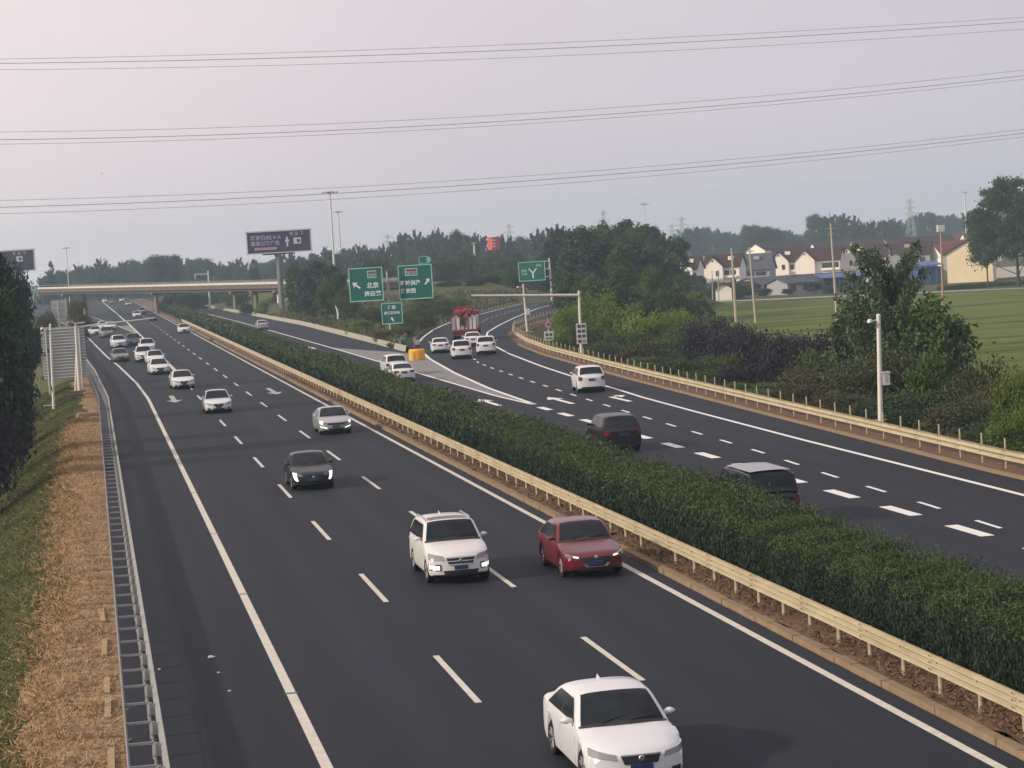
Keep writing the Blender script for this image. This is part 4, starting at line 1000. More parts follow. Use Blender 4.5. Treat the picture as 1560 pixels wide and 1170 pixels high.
board(r_, 0, 0, ww, hh); text('淮安', .48, (0, -.05, .68), r_, whit, bold=.014); text('服务区方向', .36, (0, -.05, .05), r_, whit, bold=.01); arrow2(r_, 0, -.68, .6, 120, whit, wd=.16)
# small board seen edge-on above the right sign
r_, ww, hh = sroot(634, 655, 391, 401, 330, 'small green gantry board showing above the right green sign'); board(r_, 0, 0, ww*.6, hh); MB().lathe([(0.0, -.03), (.35, -.03), (.45, .0), (.35, .05)], (.7, 0, 0), 'y', 16).build('round_panel', greenb, r_)
# gantry with the long horizontal arm
def pole(name, base, top, r0, r1, m_, label, cat='pole', group=None):
    root = empty(name, base, 0, label, cat, group); t = (top[0]-base[0], top[1]-base[1], top[2]-base[2])
    MB().bar((0, 0, -.3), t, r0, r1, 12).build('shaft', m_, root, smooth=40); return root, t
b0 = P(886, 541, 194); t0 = P(882, 445, 194)
gr, t = pole('gantry', b0, t0, .15, .11, polew, 'white pole with a very long horizontal arm over the exit ramp', 'gantry')
a1 = P(718, 450.5, 194); MB().bar((t[0], 0, t[2]-.28), (a1[0]-b0[0], 0, a1[2]-b0[2]), .13, .09, 8).build('arm', polew, gr)
MB().bar((t[0], 0, t[2]), (t[0], 0, t[2]+.12), .13, .05, 10).build('cap', polew, gr)
r_, ww, hh = sroot(877.3, 892.8, 492.5, 524, 193.7, 'white board with two columns of dark squares on the gantry pole', rz=0)
MB().box((0, 0, 0), (ww, .05, hh)).build('panel', mat('board_white', (.6, .62, .6), .6), r_)
for i in range(4):
    for sx in (-1, 1):
        z = hh*(.36-.24*i); s_ = ww*.33
        if i == 3 and sx > 0: continue
        MB().box((sx*ww*.22, -.035, z), (s_, .02, s_*.85)).build('pictogram', darkm, r_)
MB().box((ww*.22, -.035, hh*-.36), (ww*.33, .02, ww*.28)).build('pictogram', mat('pict_grey', (.3, .31, .31), .6), r_)
# speed sign and plate
sb = P(837, 530, 222); sp, t = pole('speed_sign', (sb[0], 222, 0), P(834.3, 487, 222), .05, .05, polew, 'round red-edged speed sign above a square white plate', 'road sign')
cz = P(834.6, 494.5, 222)[2]; q = P(835, 494.5, 222)[0]-sb[0]
MB().lathe([(0, -.06), (.42, -.06), (.42, 0), (0, 0)], (q, -.06, cz), 'y', 24).build('disc', mat('disc_red', (.30, .13, .12), .5), sp)
MB().lathe([(0, -.075), (.31, -.075), (.31, -.06)], (q, -.06, cz), 'y', 24).build('disc_face', mat('disc_face', (.45, .44, .42), .5), sp)
text('40', .42, (q, -.15, cz), sp, darkm, bold=.02)
cz = P(836, 511.5, 222)[2]; q = P(836, 511.5, 222)[0]-sb[0]
MB().box((q, -.08, cz), (.98, .05, .92)).build('plate', mat('board_white', (0, 0, 0)), sp); MB().box((q-.2, -.115, cz+.12), (.26, .02, .26)).box((q+.2, -.115, cz+.12), (.26, .02, .26)).box((q, -.115, cz-.26), (.7, .02, .10)).build('plate_symbols', darkm, sp)
# Y-junction sign
b0 = P(841.5, 464, 384); t0 = P(836.6, 393, 384)
yr_, t = pole('sign_pole', b0, t0, .2, .15, polew, 'white pole holding the green fork sign with short arms', 'pole')
for py in (397, 409, 421): q = P(838, py, 384); q2 = P(827, py+1.5, 384); MB().bar((q[0]-b0[0], 0, q[2]-b0[2]), (q2[0]-b0[0], -.2, q2[2]-b0[2]), .09).build('arm', polew, yr_)
r_, ww, hh = sroot(790, 829, 399, 427.5, 383.5, 'green road fork sign showing a white Y shape', rz=-.2)
board(r_, 0, 0, ww, hh, t=.1); m = MB()
m.box((.15, -.08, -.75), (.22, .02, .9)); m.add([(.04, -.09, -.35), (.28, -.09, -.35), (-.35, -.09, .45), (-.62, -.09, .45)], [(0, 1, 2, 3)]); m.add([(.04, -.09, -.35), (.28, -.09, -.35), (.92, -.09, .45), (.66, -.09, .45)], [(0, 1, 2, 3)])
m.build('fork_symbol', whit, r_)
for x, z, s in ((-1.35, .1, '南京'), (-1.35, -.45, '六合'), (1.2, .95, '方向')): text(s, .5, (x, -.1, z), r_, whit)
# traffic camera poles
def campole(b, t0, r0, label, arm=-.5, cab=None, name='camera_pole'):
    root, t = pole(name, b, t0, r0, r0*.8, polew, label, 'camera pole')
    MB().bar((t[0], 0, t[2]-.22), (t[0]+arm, -.05, t[2]-.22), .035).build('arm', polew, root)
    cx = t[0]+arm*1.12
    MB().lathe([(.0, .10), (.09, .08), (.13, .0), (.13, -.08), (.0, -.09)], (cx, -.05, t[2]-.22), 'z', 14).build('camera_housing', polew, root, smooth=50)
    MB().lathe([(.11, -.07), (.10, -.15), (.05, -.2), (0, -.21)], (cx, -.05, t[2]-.22), 'z', 14).build('camera_dome', darkm, root, smooth=50)
    MB().bar((t[0], 0, t[2]), (t[0], 0, t[2]+.09), r0*.95, r0*.5, 10).build('cap', polew, root)
    if cab:
        x, z, w_, h = cab; MB().box((x, -.05, z), (w_, .26, h)).box((x, -.05, z+h/2+.02), (w_*1.15, .32, .04)).build('cabinet', mat('cab_white', (.62, .62, .60), .5), root)
        MB().box((x, -.185, z), (w_*.5, .01, h*.55)).build('cabinet_label', mat('cab_label', (.4, .4, .38), .6), root)
    return root, t
b0 = P(1341.5, 652, 103); t0 = P(1338.3, 481, 103)
c_, t = campole((b0[0], 103, b0[2]), t0, .13, 'white camera pole with a side cabinet behind the right guardrail', -.42)
q = P(1349, 577, 103); MB().box((q[0]-b0[0], -.02, q[2]-b0[2]), (.34, .26, .60)).box((q[0]-b0[0], -.02, q[2]-b0[2]+.32), (.42, .34, .05)).build('cabinet', mat('cab_white', (.62, .62, .60), .5), c_)
MB().box((q[0]-b0[0], -.155, q[2]-b0[2]), (.18, .01, .38)).build('cabinet_label', mat('cab_label', (.4, .4, .38), .6), c_)
q2 = P(1335, 640, 103); MB().box((q2[0]-b0[0]+.15, 0, q2[2]-b0[2]), (.7, .05, .05)).build('bracket', polew, c_)
b0 = P(803.5, 506, 260); t0 = P(797, 434, 260)
c2_, t = campole((b0[0], 260, b0[2]), t0, .13, 'slim white camera pole standing in the bare curve of the ramp verge', -.6)
MB().box((.0, 0, .03), (1.3, .9, .12)).build('foundation', conc, c2_)
q = P(800.5, 475, 260); MB().box((q[0]-b0[0]+.25, -.05, q[2]-b0[2]), (.5, .3, .75)).build('cabinet', mat('cab_white', (0, 0, 0)), c2_)
# left poles
b0 = P(81.5, 617, 174); t0 = P(76.5, 495, 174)
c3_, t = campole((b0[0], 174, b0[2]), t0, .11, 'grey-white camera pole left of the gantry in front of the ribbed sign', -.55)
MB().box((-.3, 0, -.0), (.9, .06, .06)).build('foot_bracket', polew, c3_)
b0 = P(121.5, 597, 190); t0 = P(115, 492, 190)
lg, t = pole('gantry', (b0[0], 190, b0[2]), t0, .17, .12, polew, 'white gantry pole on the left verge with an arm over the road', 'gantry')
q = P(235, 484.5, 190); MB().bar((t[0]+.1, 0, t[2]-.35), (q[0]-b0[0], 0, q[2]-b0[2]), .07, .04, 8).build('arm', polew, lg)
MB().bar((t[0], 0, t[2]-.05), (t[0]+.75, 0, t[2]+.0), .05).bar((t[0], 0, t[2]), (t[0]-.8, 0, t[2]+.02), .05).build('crossarm', polew, lg)
MB().box((t[0]-.42, -.05, t[2]+.1), (.45, .25, .16)).build('camera_housing', polew, lg); MB().box((t[0]-.42, -.19, t[2]+.08), (.2, .03, .10)).build('camera_lens', darkm, lg)
MB().bar((-.36, .2, -.1), (t[0]-.12, .2, t[2]*.55), .09, .07, 8).build('brace_pole', polew, lg)
MB().box((-.1, 0, -.02), (1.25, 1.1, .3)).build('foundation', mat('found_brown', (.20, .12, .09), .9), lg)
# ribbed sign backs on the left
def ribsign(px0, px1, py0, py1, Y, nr, label, poles=()):
    a = P(px0, (py0+py1)/2, Y); b = P(px1, (py0+py1)/2, Y); top = P((px0+px1)/2, py0, Y)[2]; bot = P((px0+px1)/2, py1, Y)[2]; cx = (a[0]+b[0])/2
    root = empty('road_sign', (cx, Y, tz(cx, Y)), 0, label, 'road sign'); z0 = root.location[2]; w_ = b[0]-a[0]; h = top-bot
    MB().box((0, 0, (top+bot)/2-z0), (w_, .06, h)).build('panel', backm, root)
    for i in range(nr):
        z = bot-z0+h*(i+.5)/nr; MB().box((0, -.07, z), (w_*.995, .06, .07)).build('rib', ribm, root)
    for x in poles: MB().bar((x*w_, -.14, -.2), (x*w_, -.14, top-z0-.1), .09, n=10).build('post', poleg, root, smooth=40)
ribsign(64, 131, 498, 577, 197, 17, 'large grey ribbed back of a road sign on the left verge', (-.38, .38))
ribsign(78.5, 100, 457, 491, 400, 4, 'smaller far ribbed sign back below the overpass end', (.0,))
# concrete block on the verge
b_ = MB(); g = G(134, 632, .1); b_.box((0, 0, .1), (1.5, 2.2, .28), .1, .9); b_.box((-.2, -.8, .02), (.9, 1.2, .2), .3, .9); tag(b_.build('foundation_block', mat('found_brown', (0, 0, 0)), loc=(g[0], g[1], 0)), 'low brown concrete block on the straw verge below the gantry', 'concrete block')
# crash cushion, beacon post, small bin
g = G(637, 549); cc = empty('crash_cushion', (g[0], g[1]+.6, 0), -.1, 'yellow crash cushion at the tip of the concrete barrier', 'crash cushion')
yel = mat('cushion_yellow', (.82, .46, .03), .5, noise=(1.2, .3, (.70, .34, .02)))
g_ = MB(); ring = [(.72*math.cos(a)*1.05, .55*math.sin(a)) for a in np.linspace(0, 2*math.pi, 17)[:-1]]
g_.grid([[(x*k, y*k, z) for x, y in ring] for k, z in ((.96, 0), (1, .1), (1, .95), (.9, 1.02), (.05, 1.03))], closed=True).build('drum', yel, cc, smooth=35)
for x, m_ in ((-.50, mat('cushion_pale', (.80, .62, .30), .5)), (0.2, mat('cushion_orange', (.60, .22, .02), .5))): MB().box((x, -.57, .5), (.16, .05, .75)).build('stripe', m_, cc)
g = G(635, 533); bp_ = empty('marker_post', (g[0], g[1], 0), 0, 'dark rounded marker post behind the yellow crash cushion', 'marker post')
MB().bar((0, 0, 0), (0, 0, 1.0), .34, .36, 12).build('body', mat('marker_dark', (.09, .05, .05), .7), bp_, smooth=40); MB().lathe([(.36, 1.0), (.34, 1.2), (.2, 1.36), (0, 1.42)], (0, 0, 0), 'z', 12).build('lamp', darkm, bp_, smooth=40)
MB().box((0, -.4, .8), (.5, .12, .5)).build('reflector', mat('refl', (.4, .36, .36), .5), bp_)
g = G(613, 529); MB().box((0, 0, .45), (1.3, .8, .8), 0, .92).build('tmp'); tb = bpy.data.objects['tmp']; tb.name = 'utility_box'; tb.data.materials.append(mat('box_green', (.05, .20, .15), .5)); tb.location = (g[0], g[1]+2, 0); tag(tb, 'small green utility box beside the marker post', 'utility box')
# white figure-like marker on the island
g = P(514, 474, 330); mk = empty('marker_stone', (g[0], 330, P(514, 483, 330)[2]), 0, 'thin white curved marker in the grass left of the signs', 'marker'); MB().tube([(0, 0, -.3), (.05, 0, .6), (-.05, 0, 1.1), (-.25, 0, 1.7)], [.13, .14, .12, .06], 8).build('shaft', mat('marker_white', (.6, .62, .58), .6), mk)
# ------------------------------------------------------------------ overpass
L0 = P(57, 444, 590); R0 = P(470, 436, 470)
dv = np.array([R0[0]-L0[0], R0[1]-L0[1]]); Lb = float(np.hypot(*dv)); ang = math.atan2(dv[1], dv[0])
ov = empty('overpass', (L0[0], L0[1], 0), ang, 'long concrete overpass crossing above both carriageways', 'bridge')
zt0, zb0 = P(57, 438, 590)[2], P(57, 448, 590)[2]; zt1, zb1 = P(470, 428.5, 470)[2], P(470, 441, 470)[2]
print('overpass z', zt0, zb0, zt1, zb1, Lb)
EX = 26
def zl(t, a, b): return a+(b-a)*t
nseg = 12; LL = Lb+EX
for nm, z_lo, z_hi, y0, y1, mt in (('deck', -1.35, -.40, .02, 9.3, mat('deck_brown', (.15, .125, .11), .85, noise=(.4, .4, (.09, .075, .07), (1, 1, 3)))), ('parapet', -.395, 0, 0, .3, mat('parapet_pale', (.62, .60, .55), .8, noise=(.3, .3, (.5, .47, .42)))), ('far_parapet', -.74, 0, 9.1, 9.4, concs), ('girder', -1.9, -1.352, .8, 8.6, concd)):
    m = MB(); rws = []
    for i in range(nseg+1):
        t = i/nseg*LL/Lb; z = zl(t, zt0, zt1); x = i/nseg*LL
        rws.append([(x, y0, z+z_lo), (x, y1, z+z_lo), (x, y1, z+z_hi), (x, y0, z+z_hi)])
    m.grid(rws, closed=True); m.add(rws[0], [(0, 1, 2, 3)]); m.add(rws[-1], [(3, 2, 1, 0)])
    m.build(nm, mt, ov)
m = MB()
for i in range(60):
    x = LL*i/60; z = zl(x/Lb, zt0, zt1); m.box((x, .15, z+.3), (.06, .06, .5))
m.tube([(0, .15, zt0+.5), (Lb, .15, zt1+.5)], .035, 6); m.build('handrail', poleg, ov)
def ovx(px):
    best = min(np.linspace(0, LL, 400), key=lambda u: abs((lambda d: 780+F*(d@r2)/(d@fw))(np.array([L0[0]+math.cos(ang)*u, L0[1]+math.sin(ang)*u, 3-CH]))-px)); return float(best)
for px in (90, 225, 345, 376, 412):
    u = ovx(px); z = zl(u/Lb, zt0, zt1)-1.85
    for yy_ in (2.2, 7.2): MB().bar((u, yy_, -3), (u, yy_, z-.5), .55, .5, 12).build('pier', concs if px != 412 else mat('parapet_pale', (0, 0, 0)), ov, smooth=40)
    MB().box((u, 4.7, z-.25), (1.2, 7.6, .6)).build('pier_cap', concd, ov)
u = ovx(428); MB().box((u+9, 4.7, 1.6), (18, 9.8, 5.6)).build('abutment', concs, ov)
# camera pole with arm near the overpass
b0 = P(320, 470, 545); t0 = P(317, 412, 545); c4, t = pole('gantry', b0, t0, .22, .16, polew, 'thin white gantry in front of the overpass with an arm to the left', 'gantry')
q = P(297, 418, 545); MB().bar((t[0], 0, t[2]-.9), (q[0]-b0[0], 0, q[2]-b0[2]), .13).build('arm', polew, c4); q = P(332, 419, 545); MB().bar((t[0], 0, t[2]-1.0), (q[0]-b0[0], 0, q[2]-b0[2]), .08).build('short_arm', darkm, c4); q = P(297, 419, 545); MB().box((q[0]-b0[0], 0, q[2]-b0[2]-.3), (.3, .3, 1.2)).build('camera_housing', polew, c4)
# ------------------------------------------------------------------ billboards
bdark = mat('billboard_violet', (.040, .036, .085), .5, noise=(.12, .3, (.055, .040, .09)))
bframe = mat('billboard_frame', (.62, .60, .64), .5)
def billboard(px0, px1, pyt0, pyt1, hpx, Y, polepx, label, foot):
    a = P(px0, pyt0, Y); b = P(px1, pyt1, Y); h = hpx*Y/F; w_ = b[0]-a[0]; cx = (a[0]+b[0])/2; zc = (a[2]+b[2])/2-h/2
    root = empty('billboard', (cx, Y, foot), 0, label, 'billboard'); z = zc-foot
    MB().box((0, 0, z), (w_, .8, h)).build('panel', bdark, root)
    e_ = MB(); k = .28
    for xx, zz, ww, hh in ((0, z+h/2, w_+k, k), (0, z-h/2, w_+k, k*.7), (-w_/2, z, k, h), (w_/2, z, k, h)): e_.box((xx, -.08, zz), (ww, .95, hh))
    e_.build('frame', bframe, root)
    p_ = P(polepx, pyt0+hpx, Y)[0]-cx
    MB().bar((p_, .2, -2), (p_, .2, z-h/2), .62, .55, 14).build('post', mat('billboard_post', (.13, .14, .15), .6), root, smooth=40)
    MB().box((p_, .2, z-h/2-.2), (w_*.5, .7, .35)).build('beam', mat('beam_red', (.12, .03, .03), .6), root)
    return root, z, w_, h
tx = mat('billboard_text', (.42, .38, .55), .5); txp = mat('billboard_pink', (.50, .30, .33), .5)
rb, z, w_, h = billboard(374.5, 472.5, 353, 350, 33, 440, 424.5, 'wide dark violet billboard on a tall post beyond the opposite road', .9)
text('招商热线 4 A', 1.05, (-2.6, -.45, z+.85), rb, tx, bold=.02); text('高速公路广告', .95, (-2.7, -.45, z-.25), rb, tx, bold=.02)
MB().box((-2.7, -.45, z-1.25), (4.4, .06, .5)).build('slogan_bar', txp, rb)
m = MB().box((3.6, -.45, z), (1.5, .06, 1.2)); m.build('white_square', mat('bb_white', (.6, .62, .70), .5), rb); MB().box((3.8, -.5, z), (.6, .06, .6)).build('square_core', bdark, rb)
MB().box((1.6, -.45, z-.1), (.35, .06, 1.9)).box((1.6, -.46, z+.1), (.8, .06, .4)).build('emblem', mat('bb_white', (0, 0, 0)), rb)
text('专 业 下', .8, (3.5, -.45, z+1.35), rb, tx, bold=.02)
lb_, z, w_, h = billboard(-40, 51.5, 385, 379.5, 31, 470, 4, 'dark violet billboard at the left edge half hidden by trees', -4)
m = MB().box((w_*.5-3.0, -.45, z+.3), (1.3, .06, 1.1)).build('white_square', mat('bb_white', (0, 0, 0)), lb_)
MB().box((w_*.5-2.85, -.5, z+.3), (.5, .06, .5)).build('square_core', bdark, lb_)
text('专 业 下', .8, (w_*.5-3, -.45, z+1.4), lb_, tx, bold=.02); text('热线 8', .9, (w_*.5-6.6, -.45, z+.8), lb_, tx, bold=.02)
# red sign tower
Yq = 620; q0 = P(742, 361, Yq); q1 = P(762, 381, Yq); cx = (q0[0]+q1[0])/2
rs = empty('billboard', (cx, Yq, -2), 0, 'small red box sign on a thin pole above the trees', 'billboard')
MB().box((0, 0, (q0[2]+q1[2])/2+2), (2.6, 2.4, 3.6), .35, .97).build('box', mat('sign_red', (.50, .05, .045), .5), rs); MB().bar((0, 0, 0), (0, 0, q1[2]+2), .2).build('post', poleg, rs)
m = MB(); [m.box((-.35, -1.62, (q0[2]+q1[2])/2+2+dz), (1.1, .05, .38)) for dz in (.9, 0, -.8)]; m.build('lettering', mat('sign_pinkish', (.75, .5, .48), .5), rs)
# ------------------------------------------------------------------ high mast lamps
def mast(px, pyt, pyb, Y, label, r=.28, hw_=1.9):
    b = P(px+(pyb-pyt)*.055, pyb, Y); t = P(px, pyt, Y); root = empty('high_mast_lamp', (b[0], Y, b[2]), 0, label, 'street lamp')
    t = (t[0]-b[0], 0, t[2]-b[2]); MB().bar((0, 0, -12), t, r*1.3, r*.6, 10).build('pole', polew, root, smooth=40)
    m = MB().lathe([(.0, .25), (hw_*.5, .2), (hw_*.8, 0), (hw_*.5, -.12), (0, -.15)], t, 'z', 14); m.build('lamp_ring', darkm, root)
    for k in range(8):
        a = k*math.pi/4; MB().box((t[0]+hw_*math.cos(a), t[1]+hw_*math.sin(a), t[2]-.05), (.55, .55, .3), a).build('lamp_head', poleg, root)
mast(502.5, 293, 424, 600, 'tallest high mast lamp just left of the green signs', .33, 1.9)
mast(515, 323, 424, 760, 'second high mast lamp close behind the tallest one', .33, 1.5)
mast(101, 378, 432, 900, 'small far high mast lamp above the left end of the overpass', .22, 1.4)
mast(981.5, 311, 360, 900, 'high mast lamp above the belt of trees left of the village', .24, 1.8)
mast(1469.5, 293, 356, 900, 'high mast lamp beside the big tree on the right', .5, 1.2)
mast(722, 370, 402, 700, 'short white mast left of the red box sign', .42, .5)
# pylons
def pylon(px, pyt, Y, label, wd=5.0, arms=True):
    t = P(px, pyt, Y); H = t[2]+4; root = empty('pylon', (t[0], Y, -4), 0, label, 'pylon', None); m = MB()
    lv = np.linspace(0, 1, 9); hw_ = lambda k: wd/2*(1-k)**1.1+.35
    for i in range(8):
        for a, b in (((-1, -1), (1, -1)), ((1, -1), (1, 1)), ((1, 1), (-1, 1)), ((-1, 1), (-1, -1))):
            p = lambda c, k: (c[0]*hw_(k), c[1]*hw_(k), k*H)
            m.bar(p(a, lv[i]), p(a, lv[i+1]), .14, n=4); m.bar(p(a, lv[i]), p(b, lv[i+1]), .09, n=4)
    m.build('lattice', poleg, root)
    if arms:
        for k, s in ((.72, 4.2), (.83, 3.6), (.94, 2.8)):
            MB().bar((-s, 0, k*H), (s, 0, k*H), .14, n=4).bar((-s, 0, k*H), (0, 0, k*H+1.2), .09, n=4).bar((s, 0, k*H), (0, 0, k*H+1.2), .09, n=4).build('crossarm', poleg, root)
pylon(918.5, 320, 1250, 'lattice pylon above the trees left of the thin mast lamp')
pylon(1038, 330, 1200, 'lattice pylon above the gap left of the village')
pylon(1023, 341, 1350, 'fainter pylon just left of the one above the gap', 4)
pylon(1385.5, 303, 1200, 'tallest lattice pylon behind the village')
pylon(590, 357, 1300, 'faint pylon above the wood behind the green signs')
pylon(775, 341, 1400, 'faint pylon just right of the red box sign', 4)
pylon(159, 393, 1500, 'tiny faint pylon above the overpass')
# overhead cables
cabm = mat('cable', (.24, .22, .24), .6)
CB = [((-40, 91), (0, 90.5), (290, 82), (780, 70), (1250, 44), (1600, 24)), ((-40, 98), (290, 89.5), (780, 78.5), (1250, 52), (1600, 30)), ((-40, 107), (290, 101), (780, 90), (1250, 63), (1600, 42)),
      ((-40, 202), (250, 195.5), (780, 176), (1300, 132), (1600, 103)), ((-40, 213), (250, 208), (780, 185.5), (1300, 140), (1600, 112)), ((-40, 219), (250, 216), (780, 191), (1300, 145), (1600, 118)),
      ((-40, 306), (250, 298), (780, 270), (1300, 224), (1600, 193)), ((-40, 316), (250, 308.5), (780, 277.5), (1300, 230), (1600, 199)), ((-40, 326), (250, 318), (780, 285.5), (1300, 237), (1600, 204)),
      ((200, -8), (780, -2), (1250, 24-2), (1600, 14))]
for i, c in enumerate(CB[:9]):
    xsn = [a for a, b in c]; co = np.polyfit(xsn, [b for a, b in c], 2)
    pts = [P(x, float(np.polyval(co, x)), 260+(i % 3)*1.5) for x in np.linspace(-400, 2000, 33)]
    m = MB().tube(pts, .024 if i % 3 != 1 else .036, 5)
    tag(m.build('overhead_cable', cabm), ['highest', 'middle', 'lowest'][i//3]+' bundle of power lines crossing the sky, '+['upper', 'central thicker', 'lower'][i % 3]+' line', 'power line', 'power lines across the sky')
# birds
for i, (px, py, lab) in enumerate(((155, 264, 'small dark bird highest at the left of the sky'), (198, 320, 'small dark bird lowest over the left power lines'), (410, 259, 'tiny bird right of the others in the sky'), (388, 280, 'tiny faint bird just below the right one'))):
    q = P(px, py, 210); s = .22 if i < 2 else .13
    m = MB().add([(-s, 0, s*.5), (-s*.3, -s*.25, s*.05), (0, -s*.5, 0), (s*.3, -s*.25, s*.05), (s, 0, s*.55), (s*.25, s*.3, 0), (0, s*.9, 0), (-s*.25, s*.3, 0), (0, 0, -s*.22), (0, 0, s*.2)],
        [(0, 1, 7), (1, 2, 8), (1, 8, 7), (7, 8, 6), (5, 6, 8), (3, 5, 8), (2, 3, 8), (3, 4, 5), (1, 9, 2), (2, 9, 3), (1, 7, 9), (7, 6, 9), (6, 5, 9), (5, 3, 9)])
    tag(m.build('bird', darkm, loc=q), lab, 'bird')
# ------------------------------------------------------------------ field and village
fieldm = bpy.data.materials.new('wheat_field'); fieldm.use_nodes = True; n = fieldm.node_tree; b = n.nodes['Principled BSDF']; b.inputs['Roughness'].default_value = .95; b.inputs['Specular IOR Level'].default_value = .08
tc = n.nodes.new('ShaderNodeTexCoord'); mp = n.nodes.new('ShaderNodeMapping'); mp.inputs['Rotation'].default_value = (0, 0, R(-14)); mp.inputs['Scale'].default_value = (.018, .16, 1)
nz = n.nodes.new('ShaderNodeTexNoise'); nz.inputs['Scale'].default_value = 1.0; nz.inputs['Detail'].default_value = 4
n2 = n.nodes.new('ShaderNodeTexNoise'); n2.inputs['Scale'].default_value = .6; n2.inputs['Detail'].default_value = 6
cr = n.nodes.new('ShaderNodeValToRGB'); cr.color_ramp.elements[0].position = .36; cr.color_ramp.elements[0].color = (.045, .060, .014, 1); cr.color_ramp.elements[1].position = .48; cr.color_ramp.elements[1].color = (.105, .132, .026, 1)
e = cr.color_ramp.elements.new(.72); e.color = (.140, .165, .036, 1)
mx = n.nodes.new('ShaderNodeMix'); mx.data_type = 'RGBA'; mx.blend_type = 'MULTIPLY'; mx.inputs[0].default_value = .5
n.links.new(tc.outputs['Object'], mp.inputs[0]); n.links.new(mp.outputs[0], nz.inputs[0]); n.links.new(tc.outputs['Object'], n2.inputs[0]); n.links.new(nz.outputs[0], cr.inputs[0])
n.links.new(cr.outputs[0], mx.inputs[6]); n.links.new(n2.outputs[0], mx.inputs[7])
sc_ = n.nodes.new('ShaderNodeVectorMath'); sc_.operation = 'SCALE'; sc_.inputs['Scale'].default_value = 1.35; n.links.new(mx.outputs[2], sc_.inputs[0]); sc_.inputs['Scale'].default_value = 1.15; n.links.new(sc_.outputs[0], b.inputs['Base Color'])
GZ = -4.02
A_, B_, C_, D_ = G(1040, 462, GZ), G(1600, 448, GZ), G(1640, 720, GZ), G(1180, 640, GZ)
m = MB().add([(A_[0], A_[1], -3.80), (B_[0]+40, B_[1], -3.80), (max(C_[0], 60)+120, 100, -3.80), (52, 100, -3.80), (62, 200, -3.80)], [(4, 3, 2, 1, 0)]); tag(m.build('field', fieldm), kind='structure')
lane = MB().add([(A_[0]-20, A_[1], -3.7), (B_[0]+40, B_[1]+2, -3.7), (B_[0]+40, B_[1]+12, -3.7), (A_[0]-20, A_[1]+12, -3.7)], [(0, 1, 2, 3)]); tag(lane.build('lane', mat('lane_pale', (.28, .28, .28), .9)), kind='structure')
wallw = mat('house_plaster', (.90, .85, .78), .9, noise=(.25, .3, (.78, .71, .62)))
wallg = mat('house_grey', (.34, .34, .37), .9, noise=(.3, .3, (.27, .27, .3)))
wallc = mat('house_cream', (.80, .69, .50), .9, noise=(.35, .5, (.70, .57, .38)))
roofr = mat('roof_dark_red', (.058, .022, .020), .8, noise=(.6, .4, (.028, .015, .018), (1, 1, 1)))
roofo = mat('roof_red', (.17, .055, .04), .8, noise=(.6, .4, (.10, .04, .035)))
roofg = mat('roof_slate', (.085, .085, .115), .8, noise=(.5, .3, (.06, .06, .085)))
roofb = mat('roof_blue', (.025, .085, .27), .5)
winm = mat('house_window', (.03, .032, .04), .2)
def house(px, pyb, Y, W_, L_, eave, ridge, rot, wall, roof, label, wins=True, zg=-4, group=None, door=True, name='house', skill=0):
    """gable end centre at pixel px; body runs away along local +Y"""
    q = P(px, pyb, Y); root = empty(name, (q[0], Y, zg), rot, label, 'house' if name == 'house' else name, group)
    h = W_/2
    m = MB().add([(-h, 0, 0), (h, 0, 0), (h, 0, eave), (0, 0, ridge), (-h, 0, eave), (-h, L_, 0), (h, L_, 0), (h, L_, eave), (0, L_, ridge), (-h, L_, eave)], [(0, 1, 2, 3, 4), (9, 8, 7, 6, 5), (1, 6, 7, 2), (5, 0, 4, 9)]); m.build('wall', wall, root)
    o_ = .45; sl = (ridge-eave)/h; rr = MB()
    for sx in (-1, 1):
        xo, zo = sx*(h+o_), eave-sl*o_+.06
        rr.add([(0, -o_, ridge+.08), (xo, -o_, zo), (xo, L_+o_, zo), (0, L_+o_, ridge+.08), (0, -o_, ridge+.30), (xo, -o_, zo+.2), (xo, L_+o_, zo+.2), (0, L_+o_, ridge+.30)], [(4, 5, 6, 7), (0, 3, 2, 1), (0, 1, 5, 4), (1, 2, 6, 5), (2, 3, 7, 6)])
    rr.build('roof', roof, root)
    if wins:
        w0 = None
        n_ = max(2, int(L_/3.2)); lv_ = (1.6, 4.6) if eave > 5 else (1.5,)
        for sx in (-1, 1):
            for z in lv_:
                for i in range(n_):
                    f = MB().box((sx*(h+.02), L_*(i+.5)/n_, z), (.06, 1.5, 1.4)).build('window', winm, root)
        for x, z in ((h*.45, 4.4),) if eave > 5 else (): MB().box((x, -.02, z), (1.1, .06, 1.5)).build('window', winm, root)
        if eave > 5: MB().lathe([(0, -.04), (.35, -.04), (.35, .02)], (0, 0, ridge-1.2), 'y', 10).build('vent', winm, root)
    return root
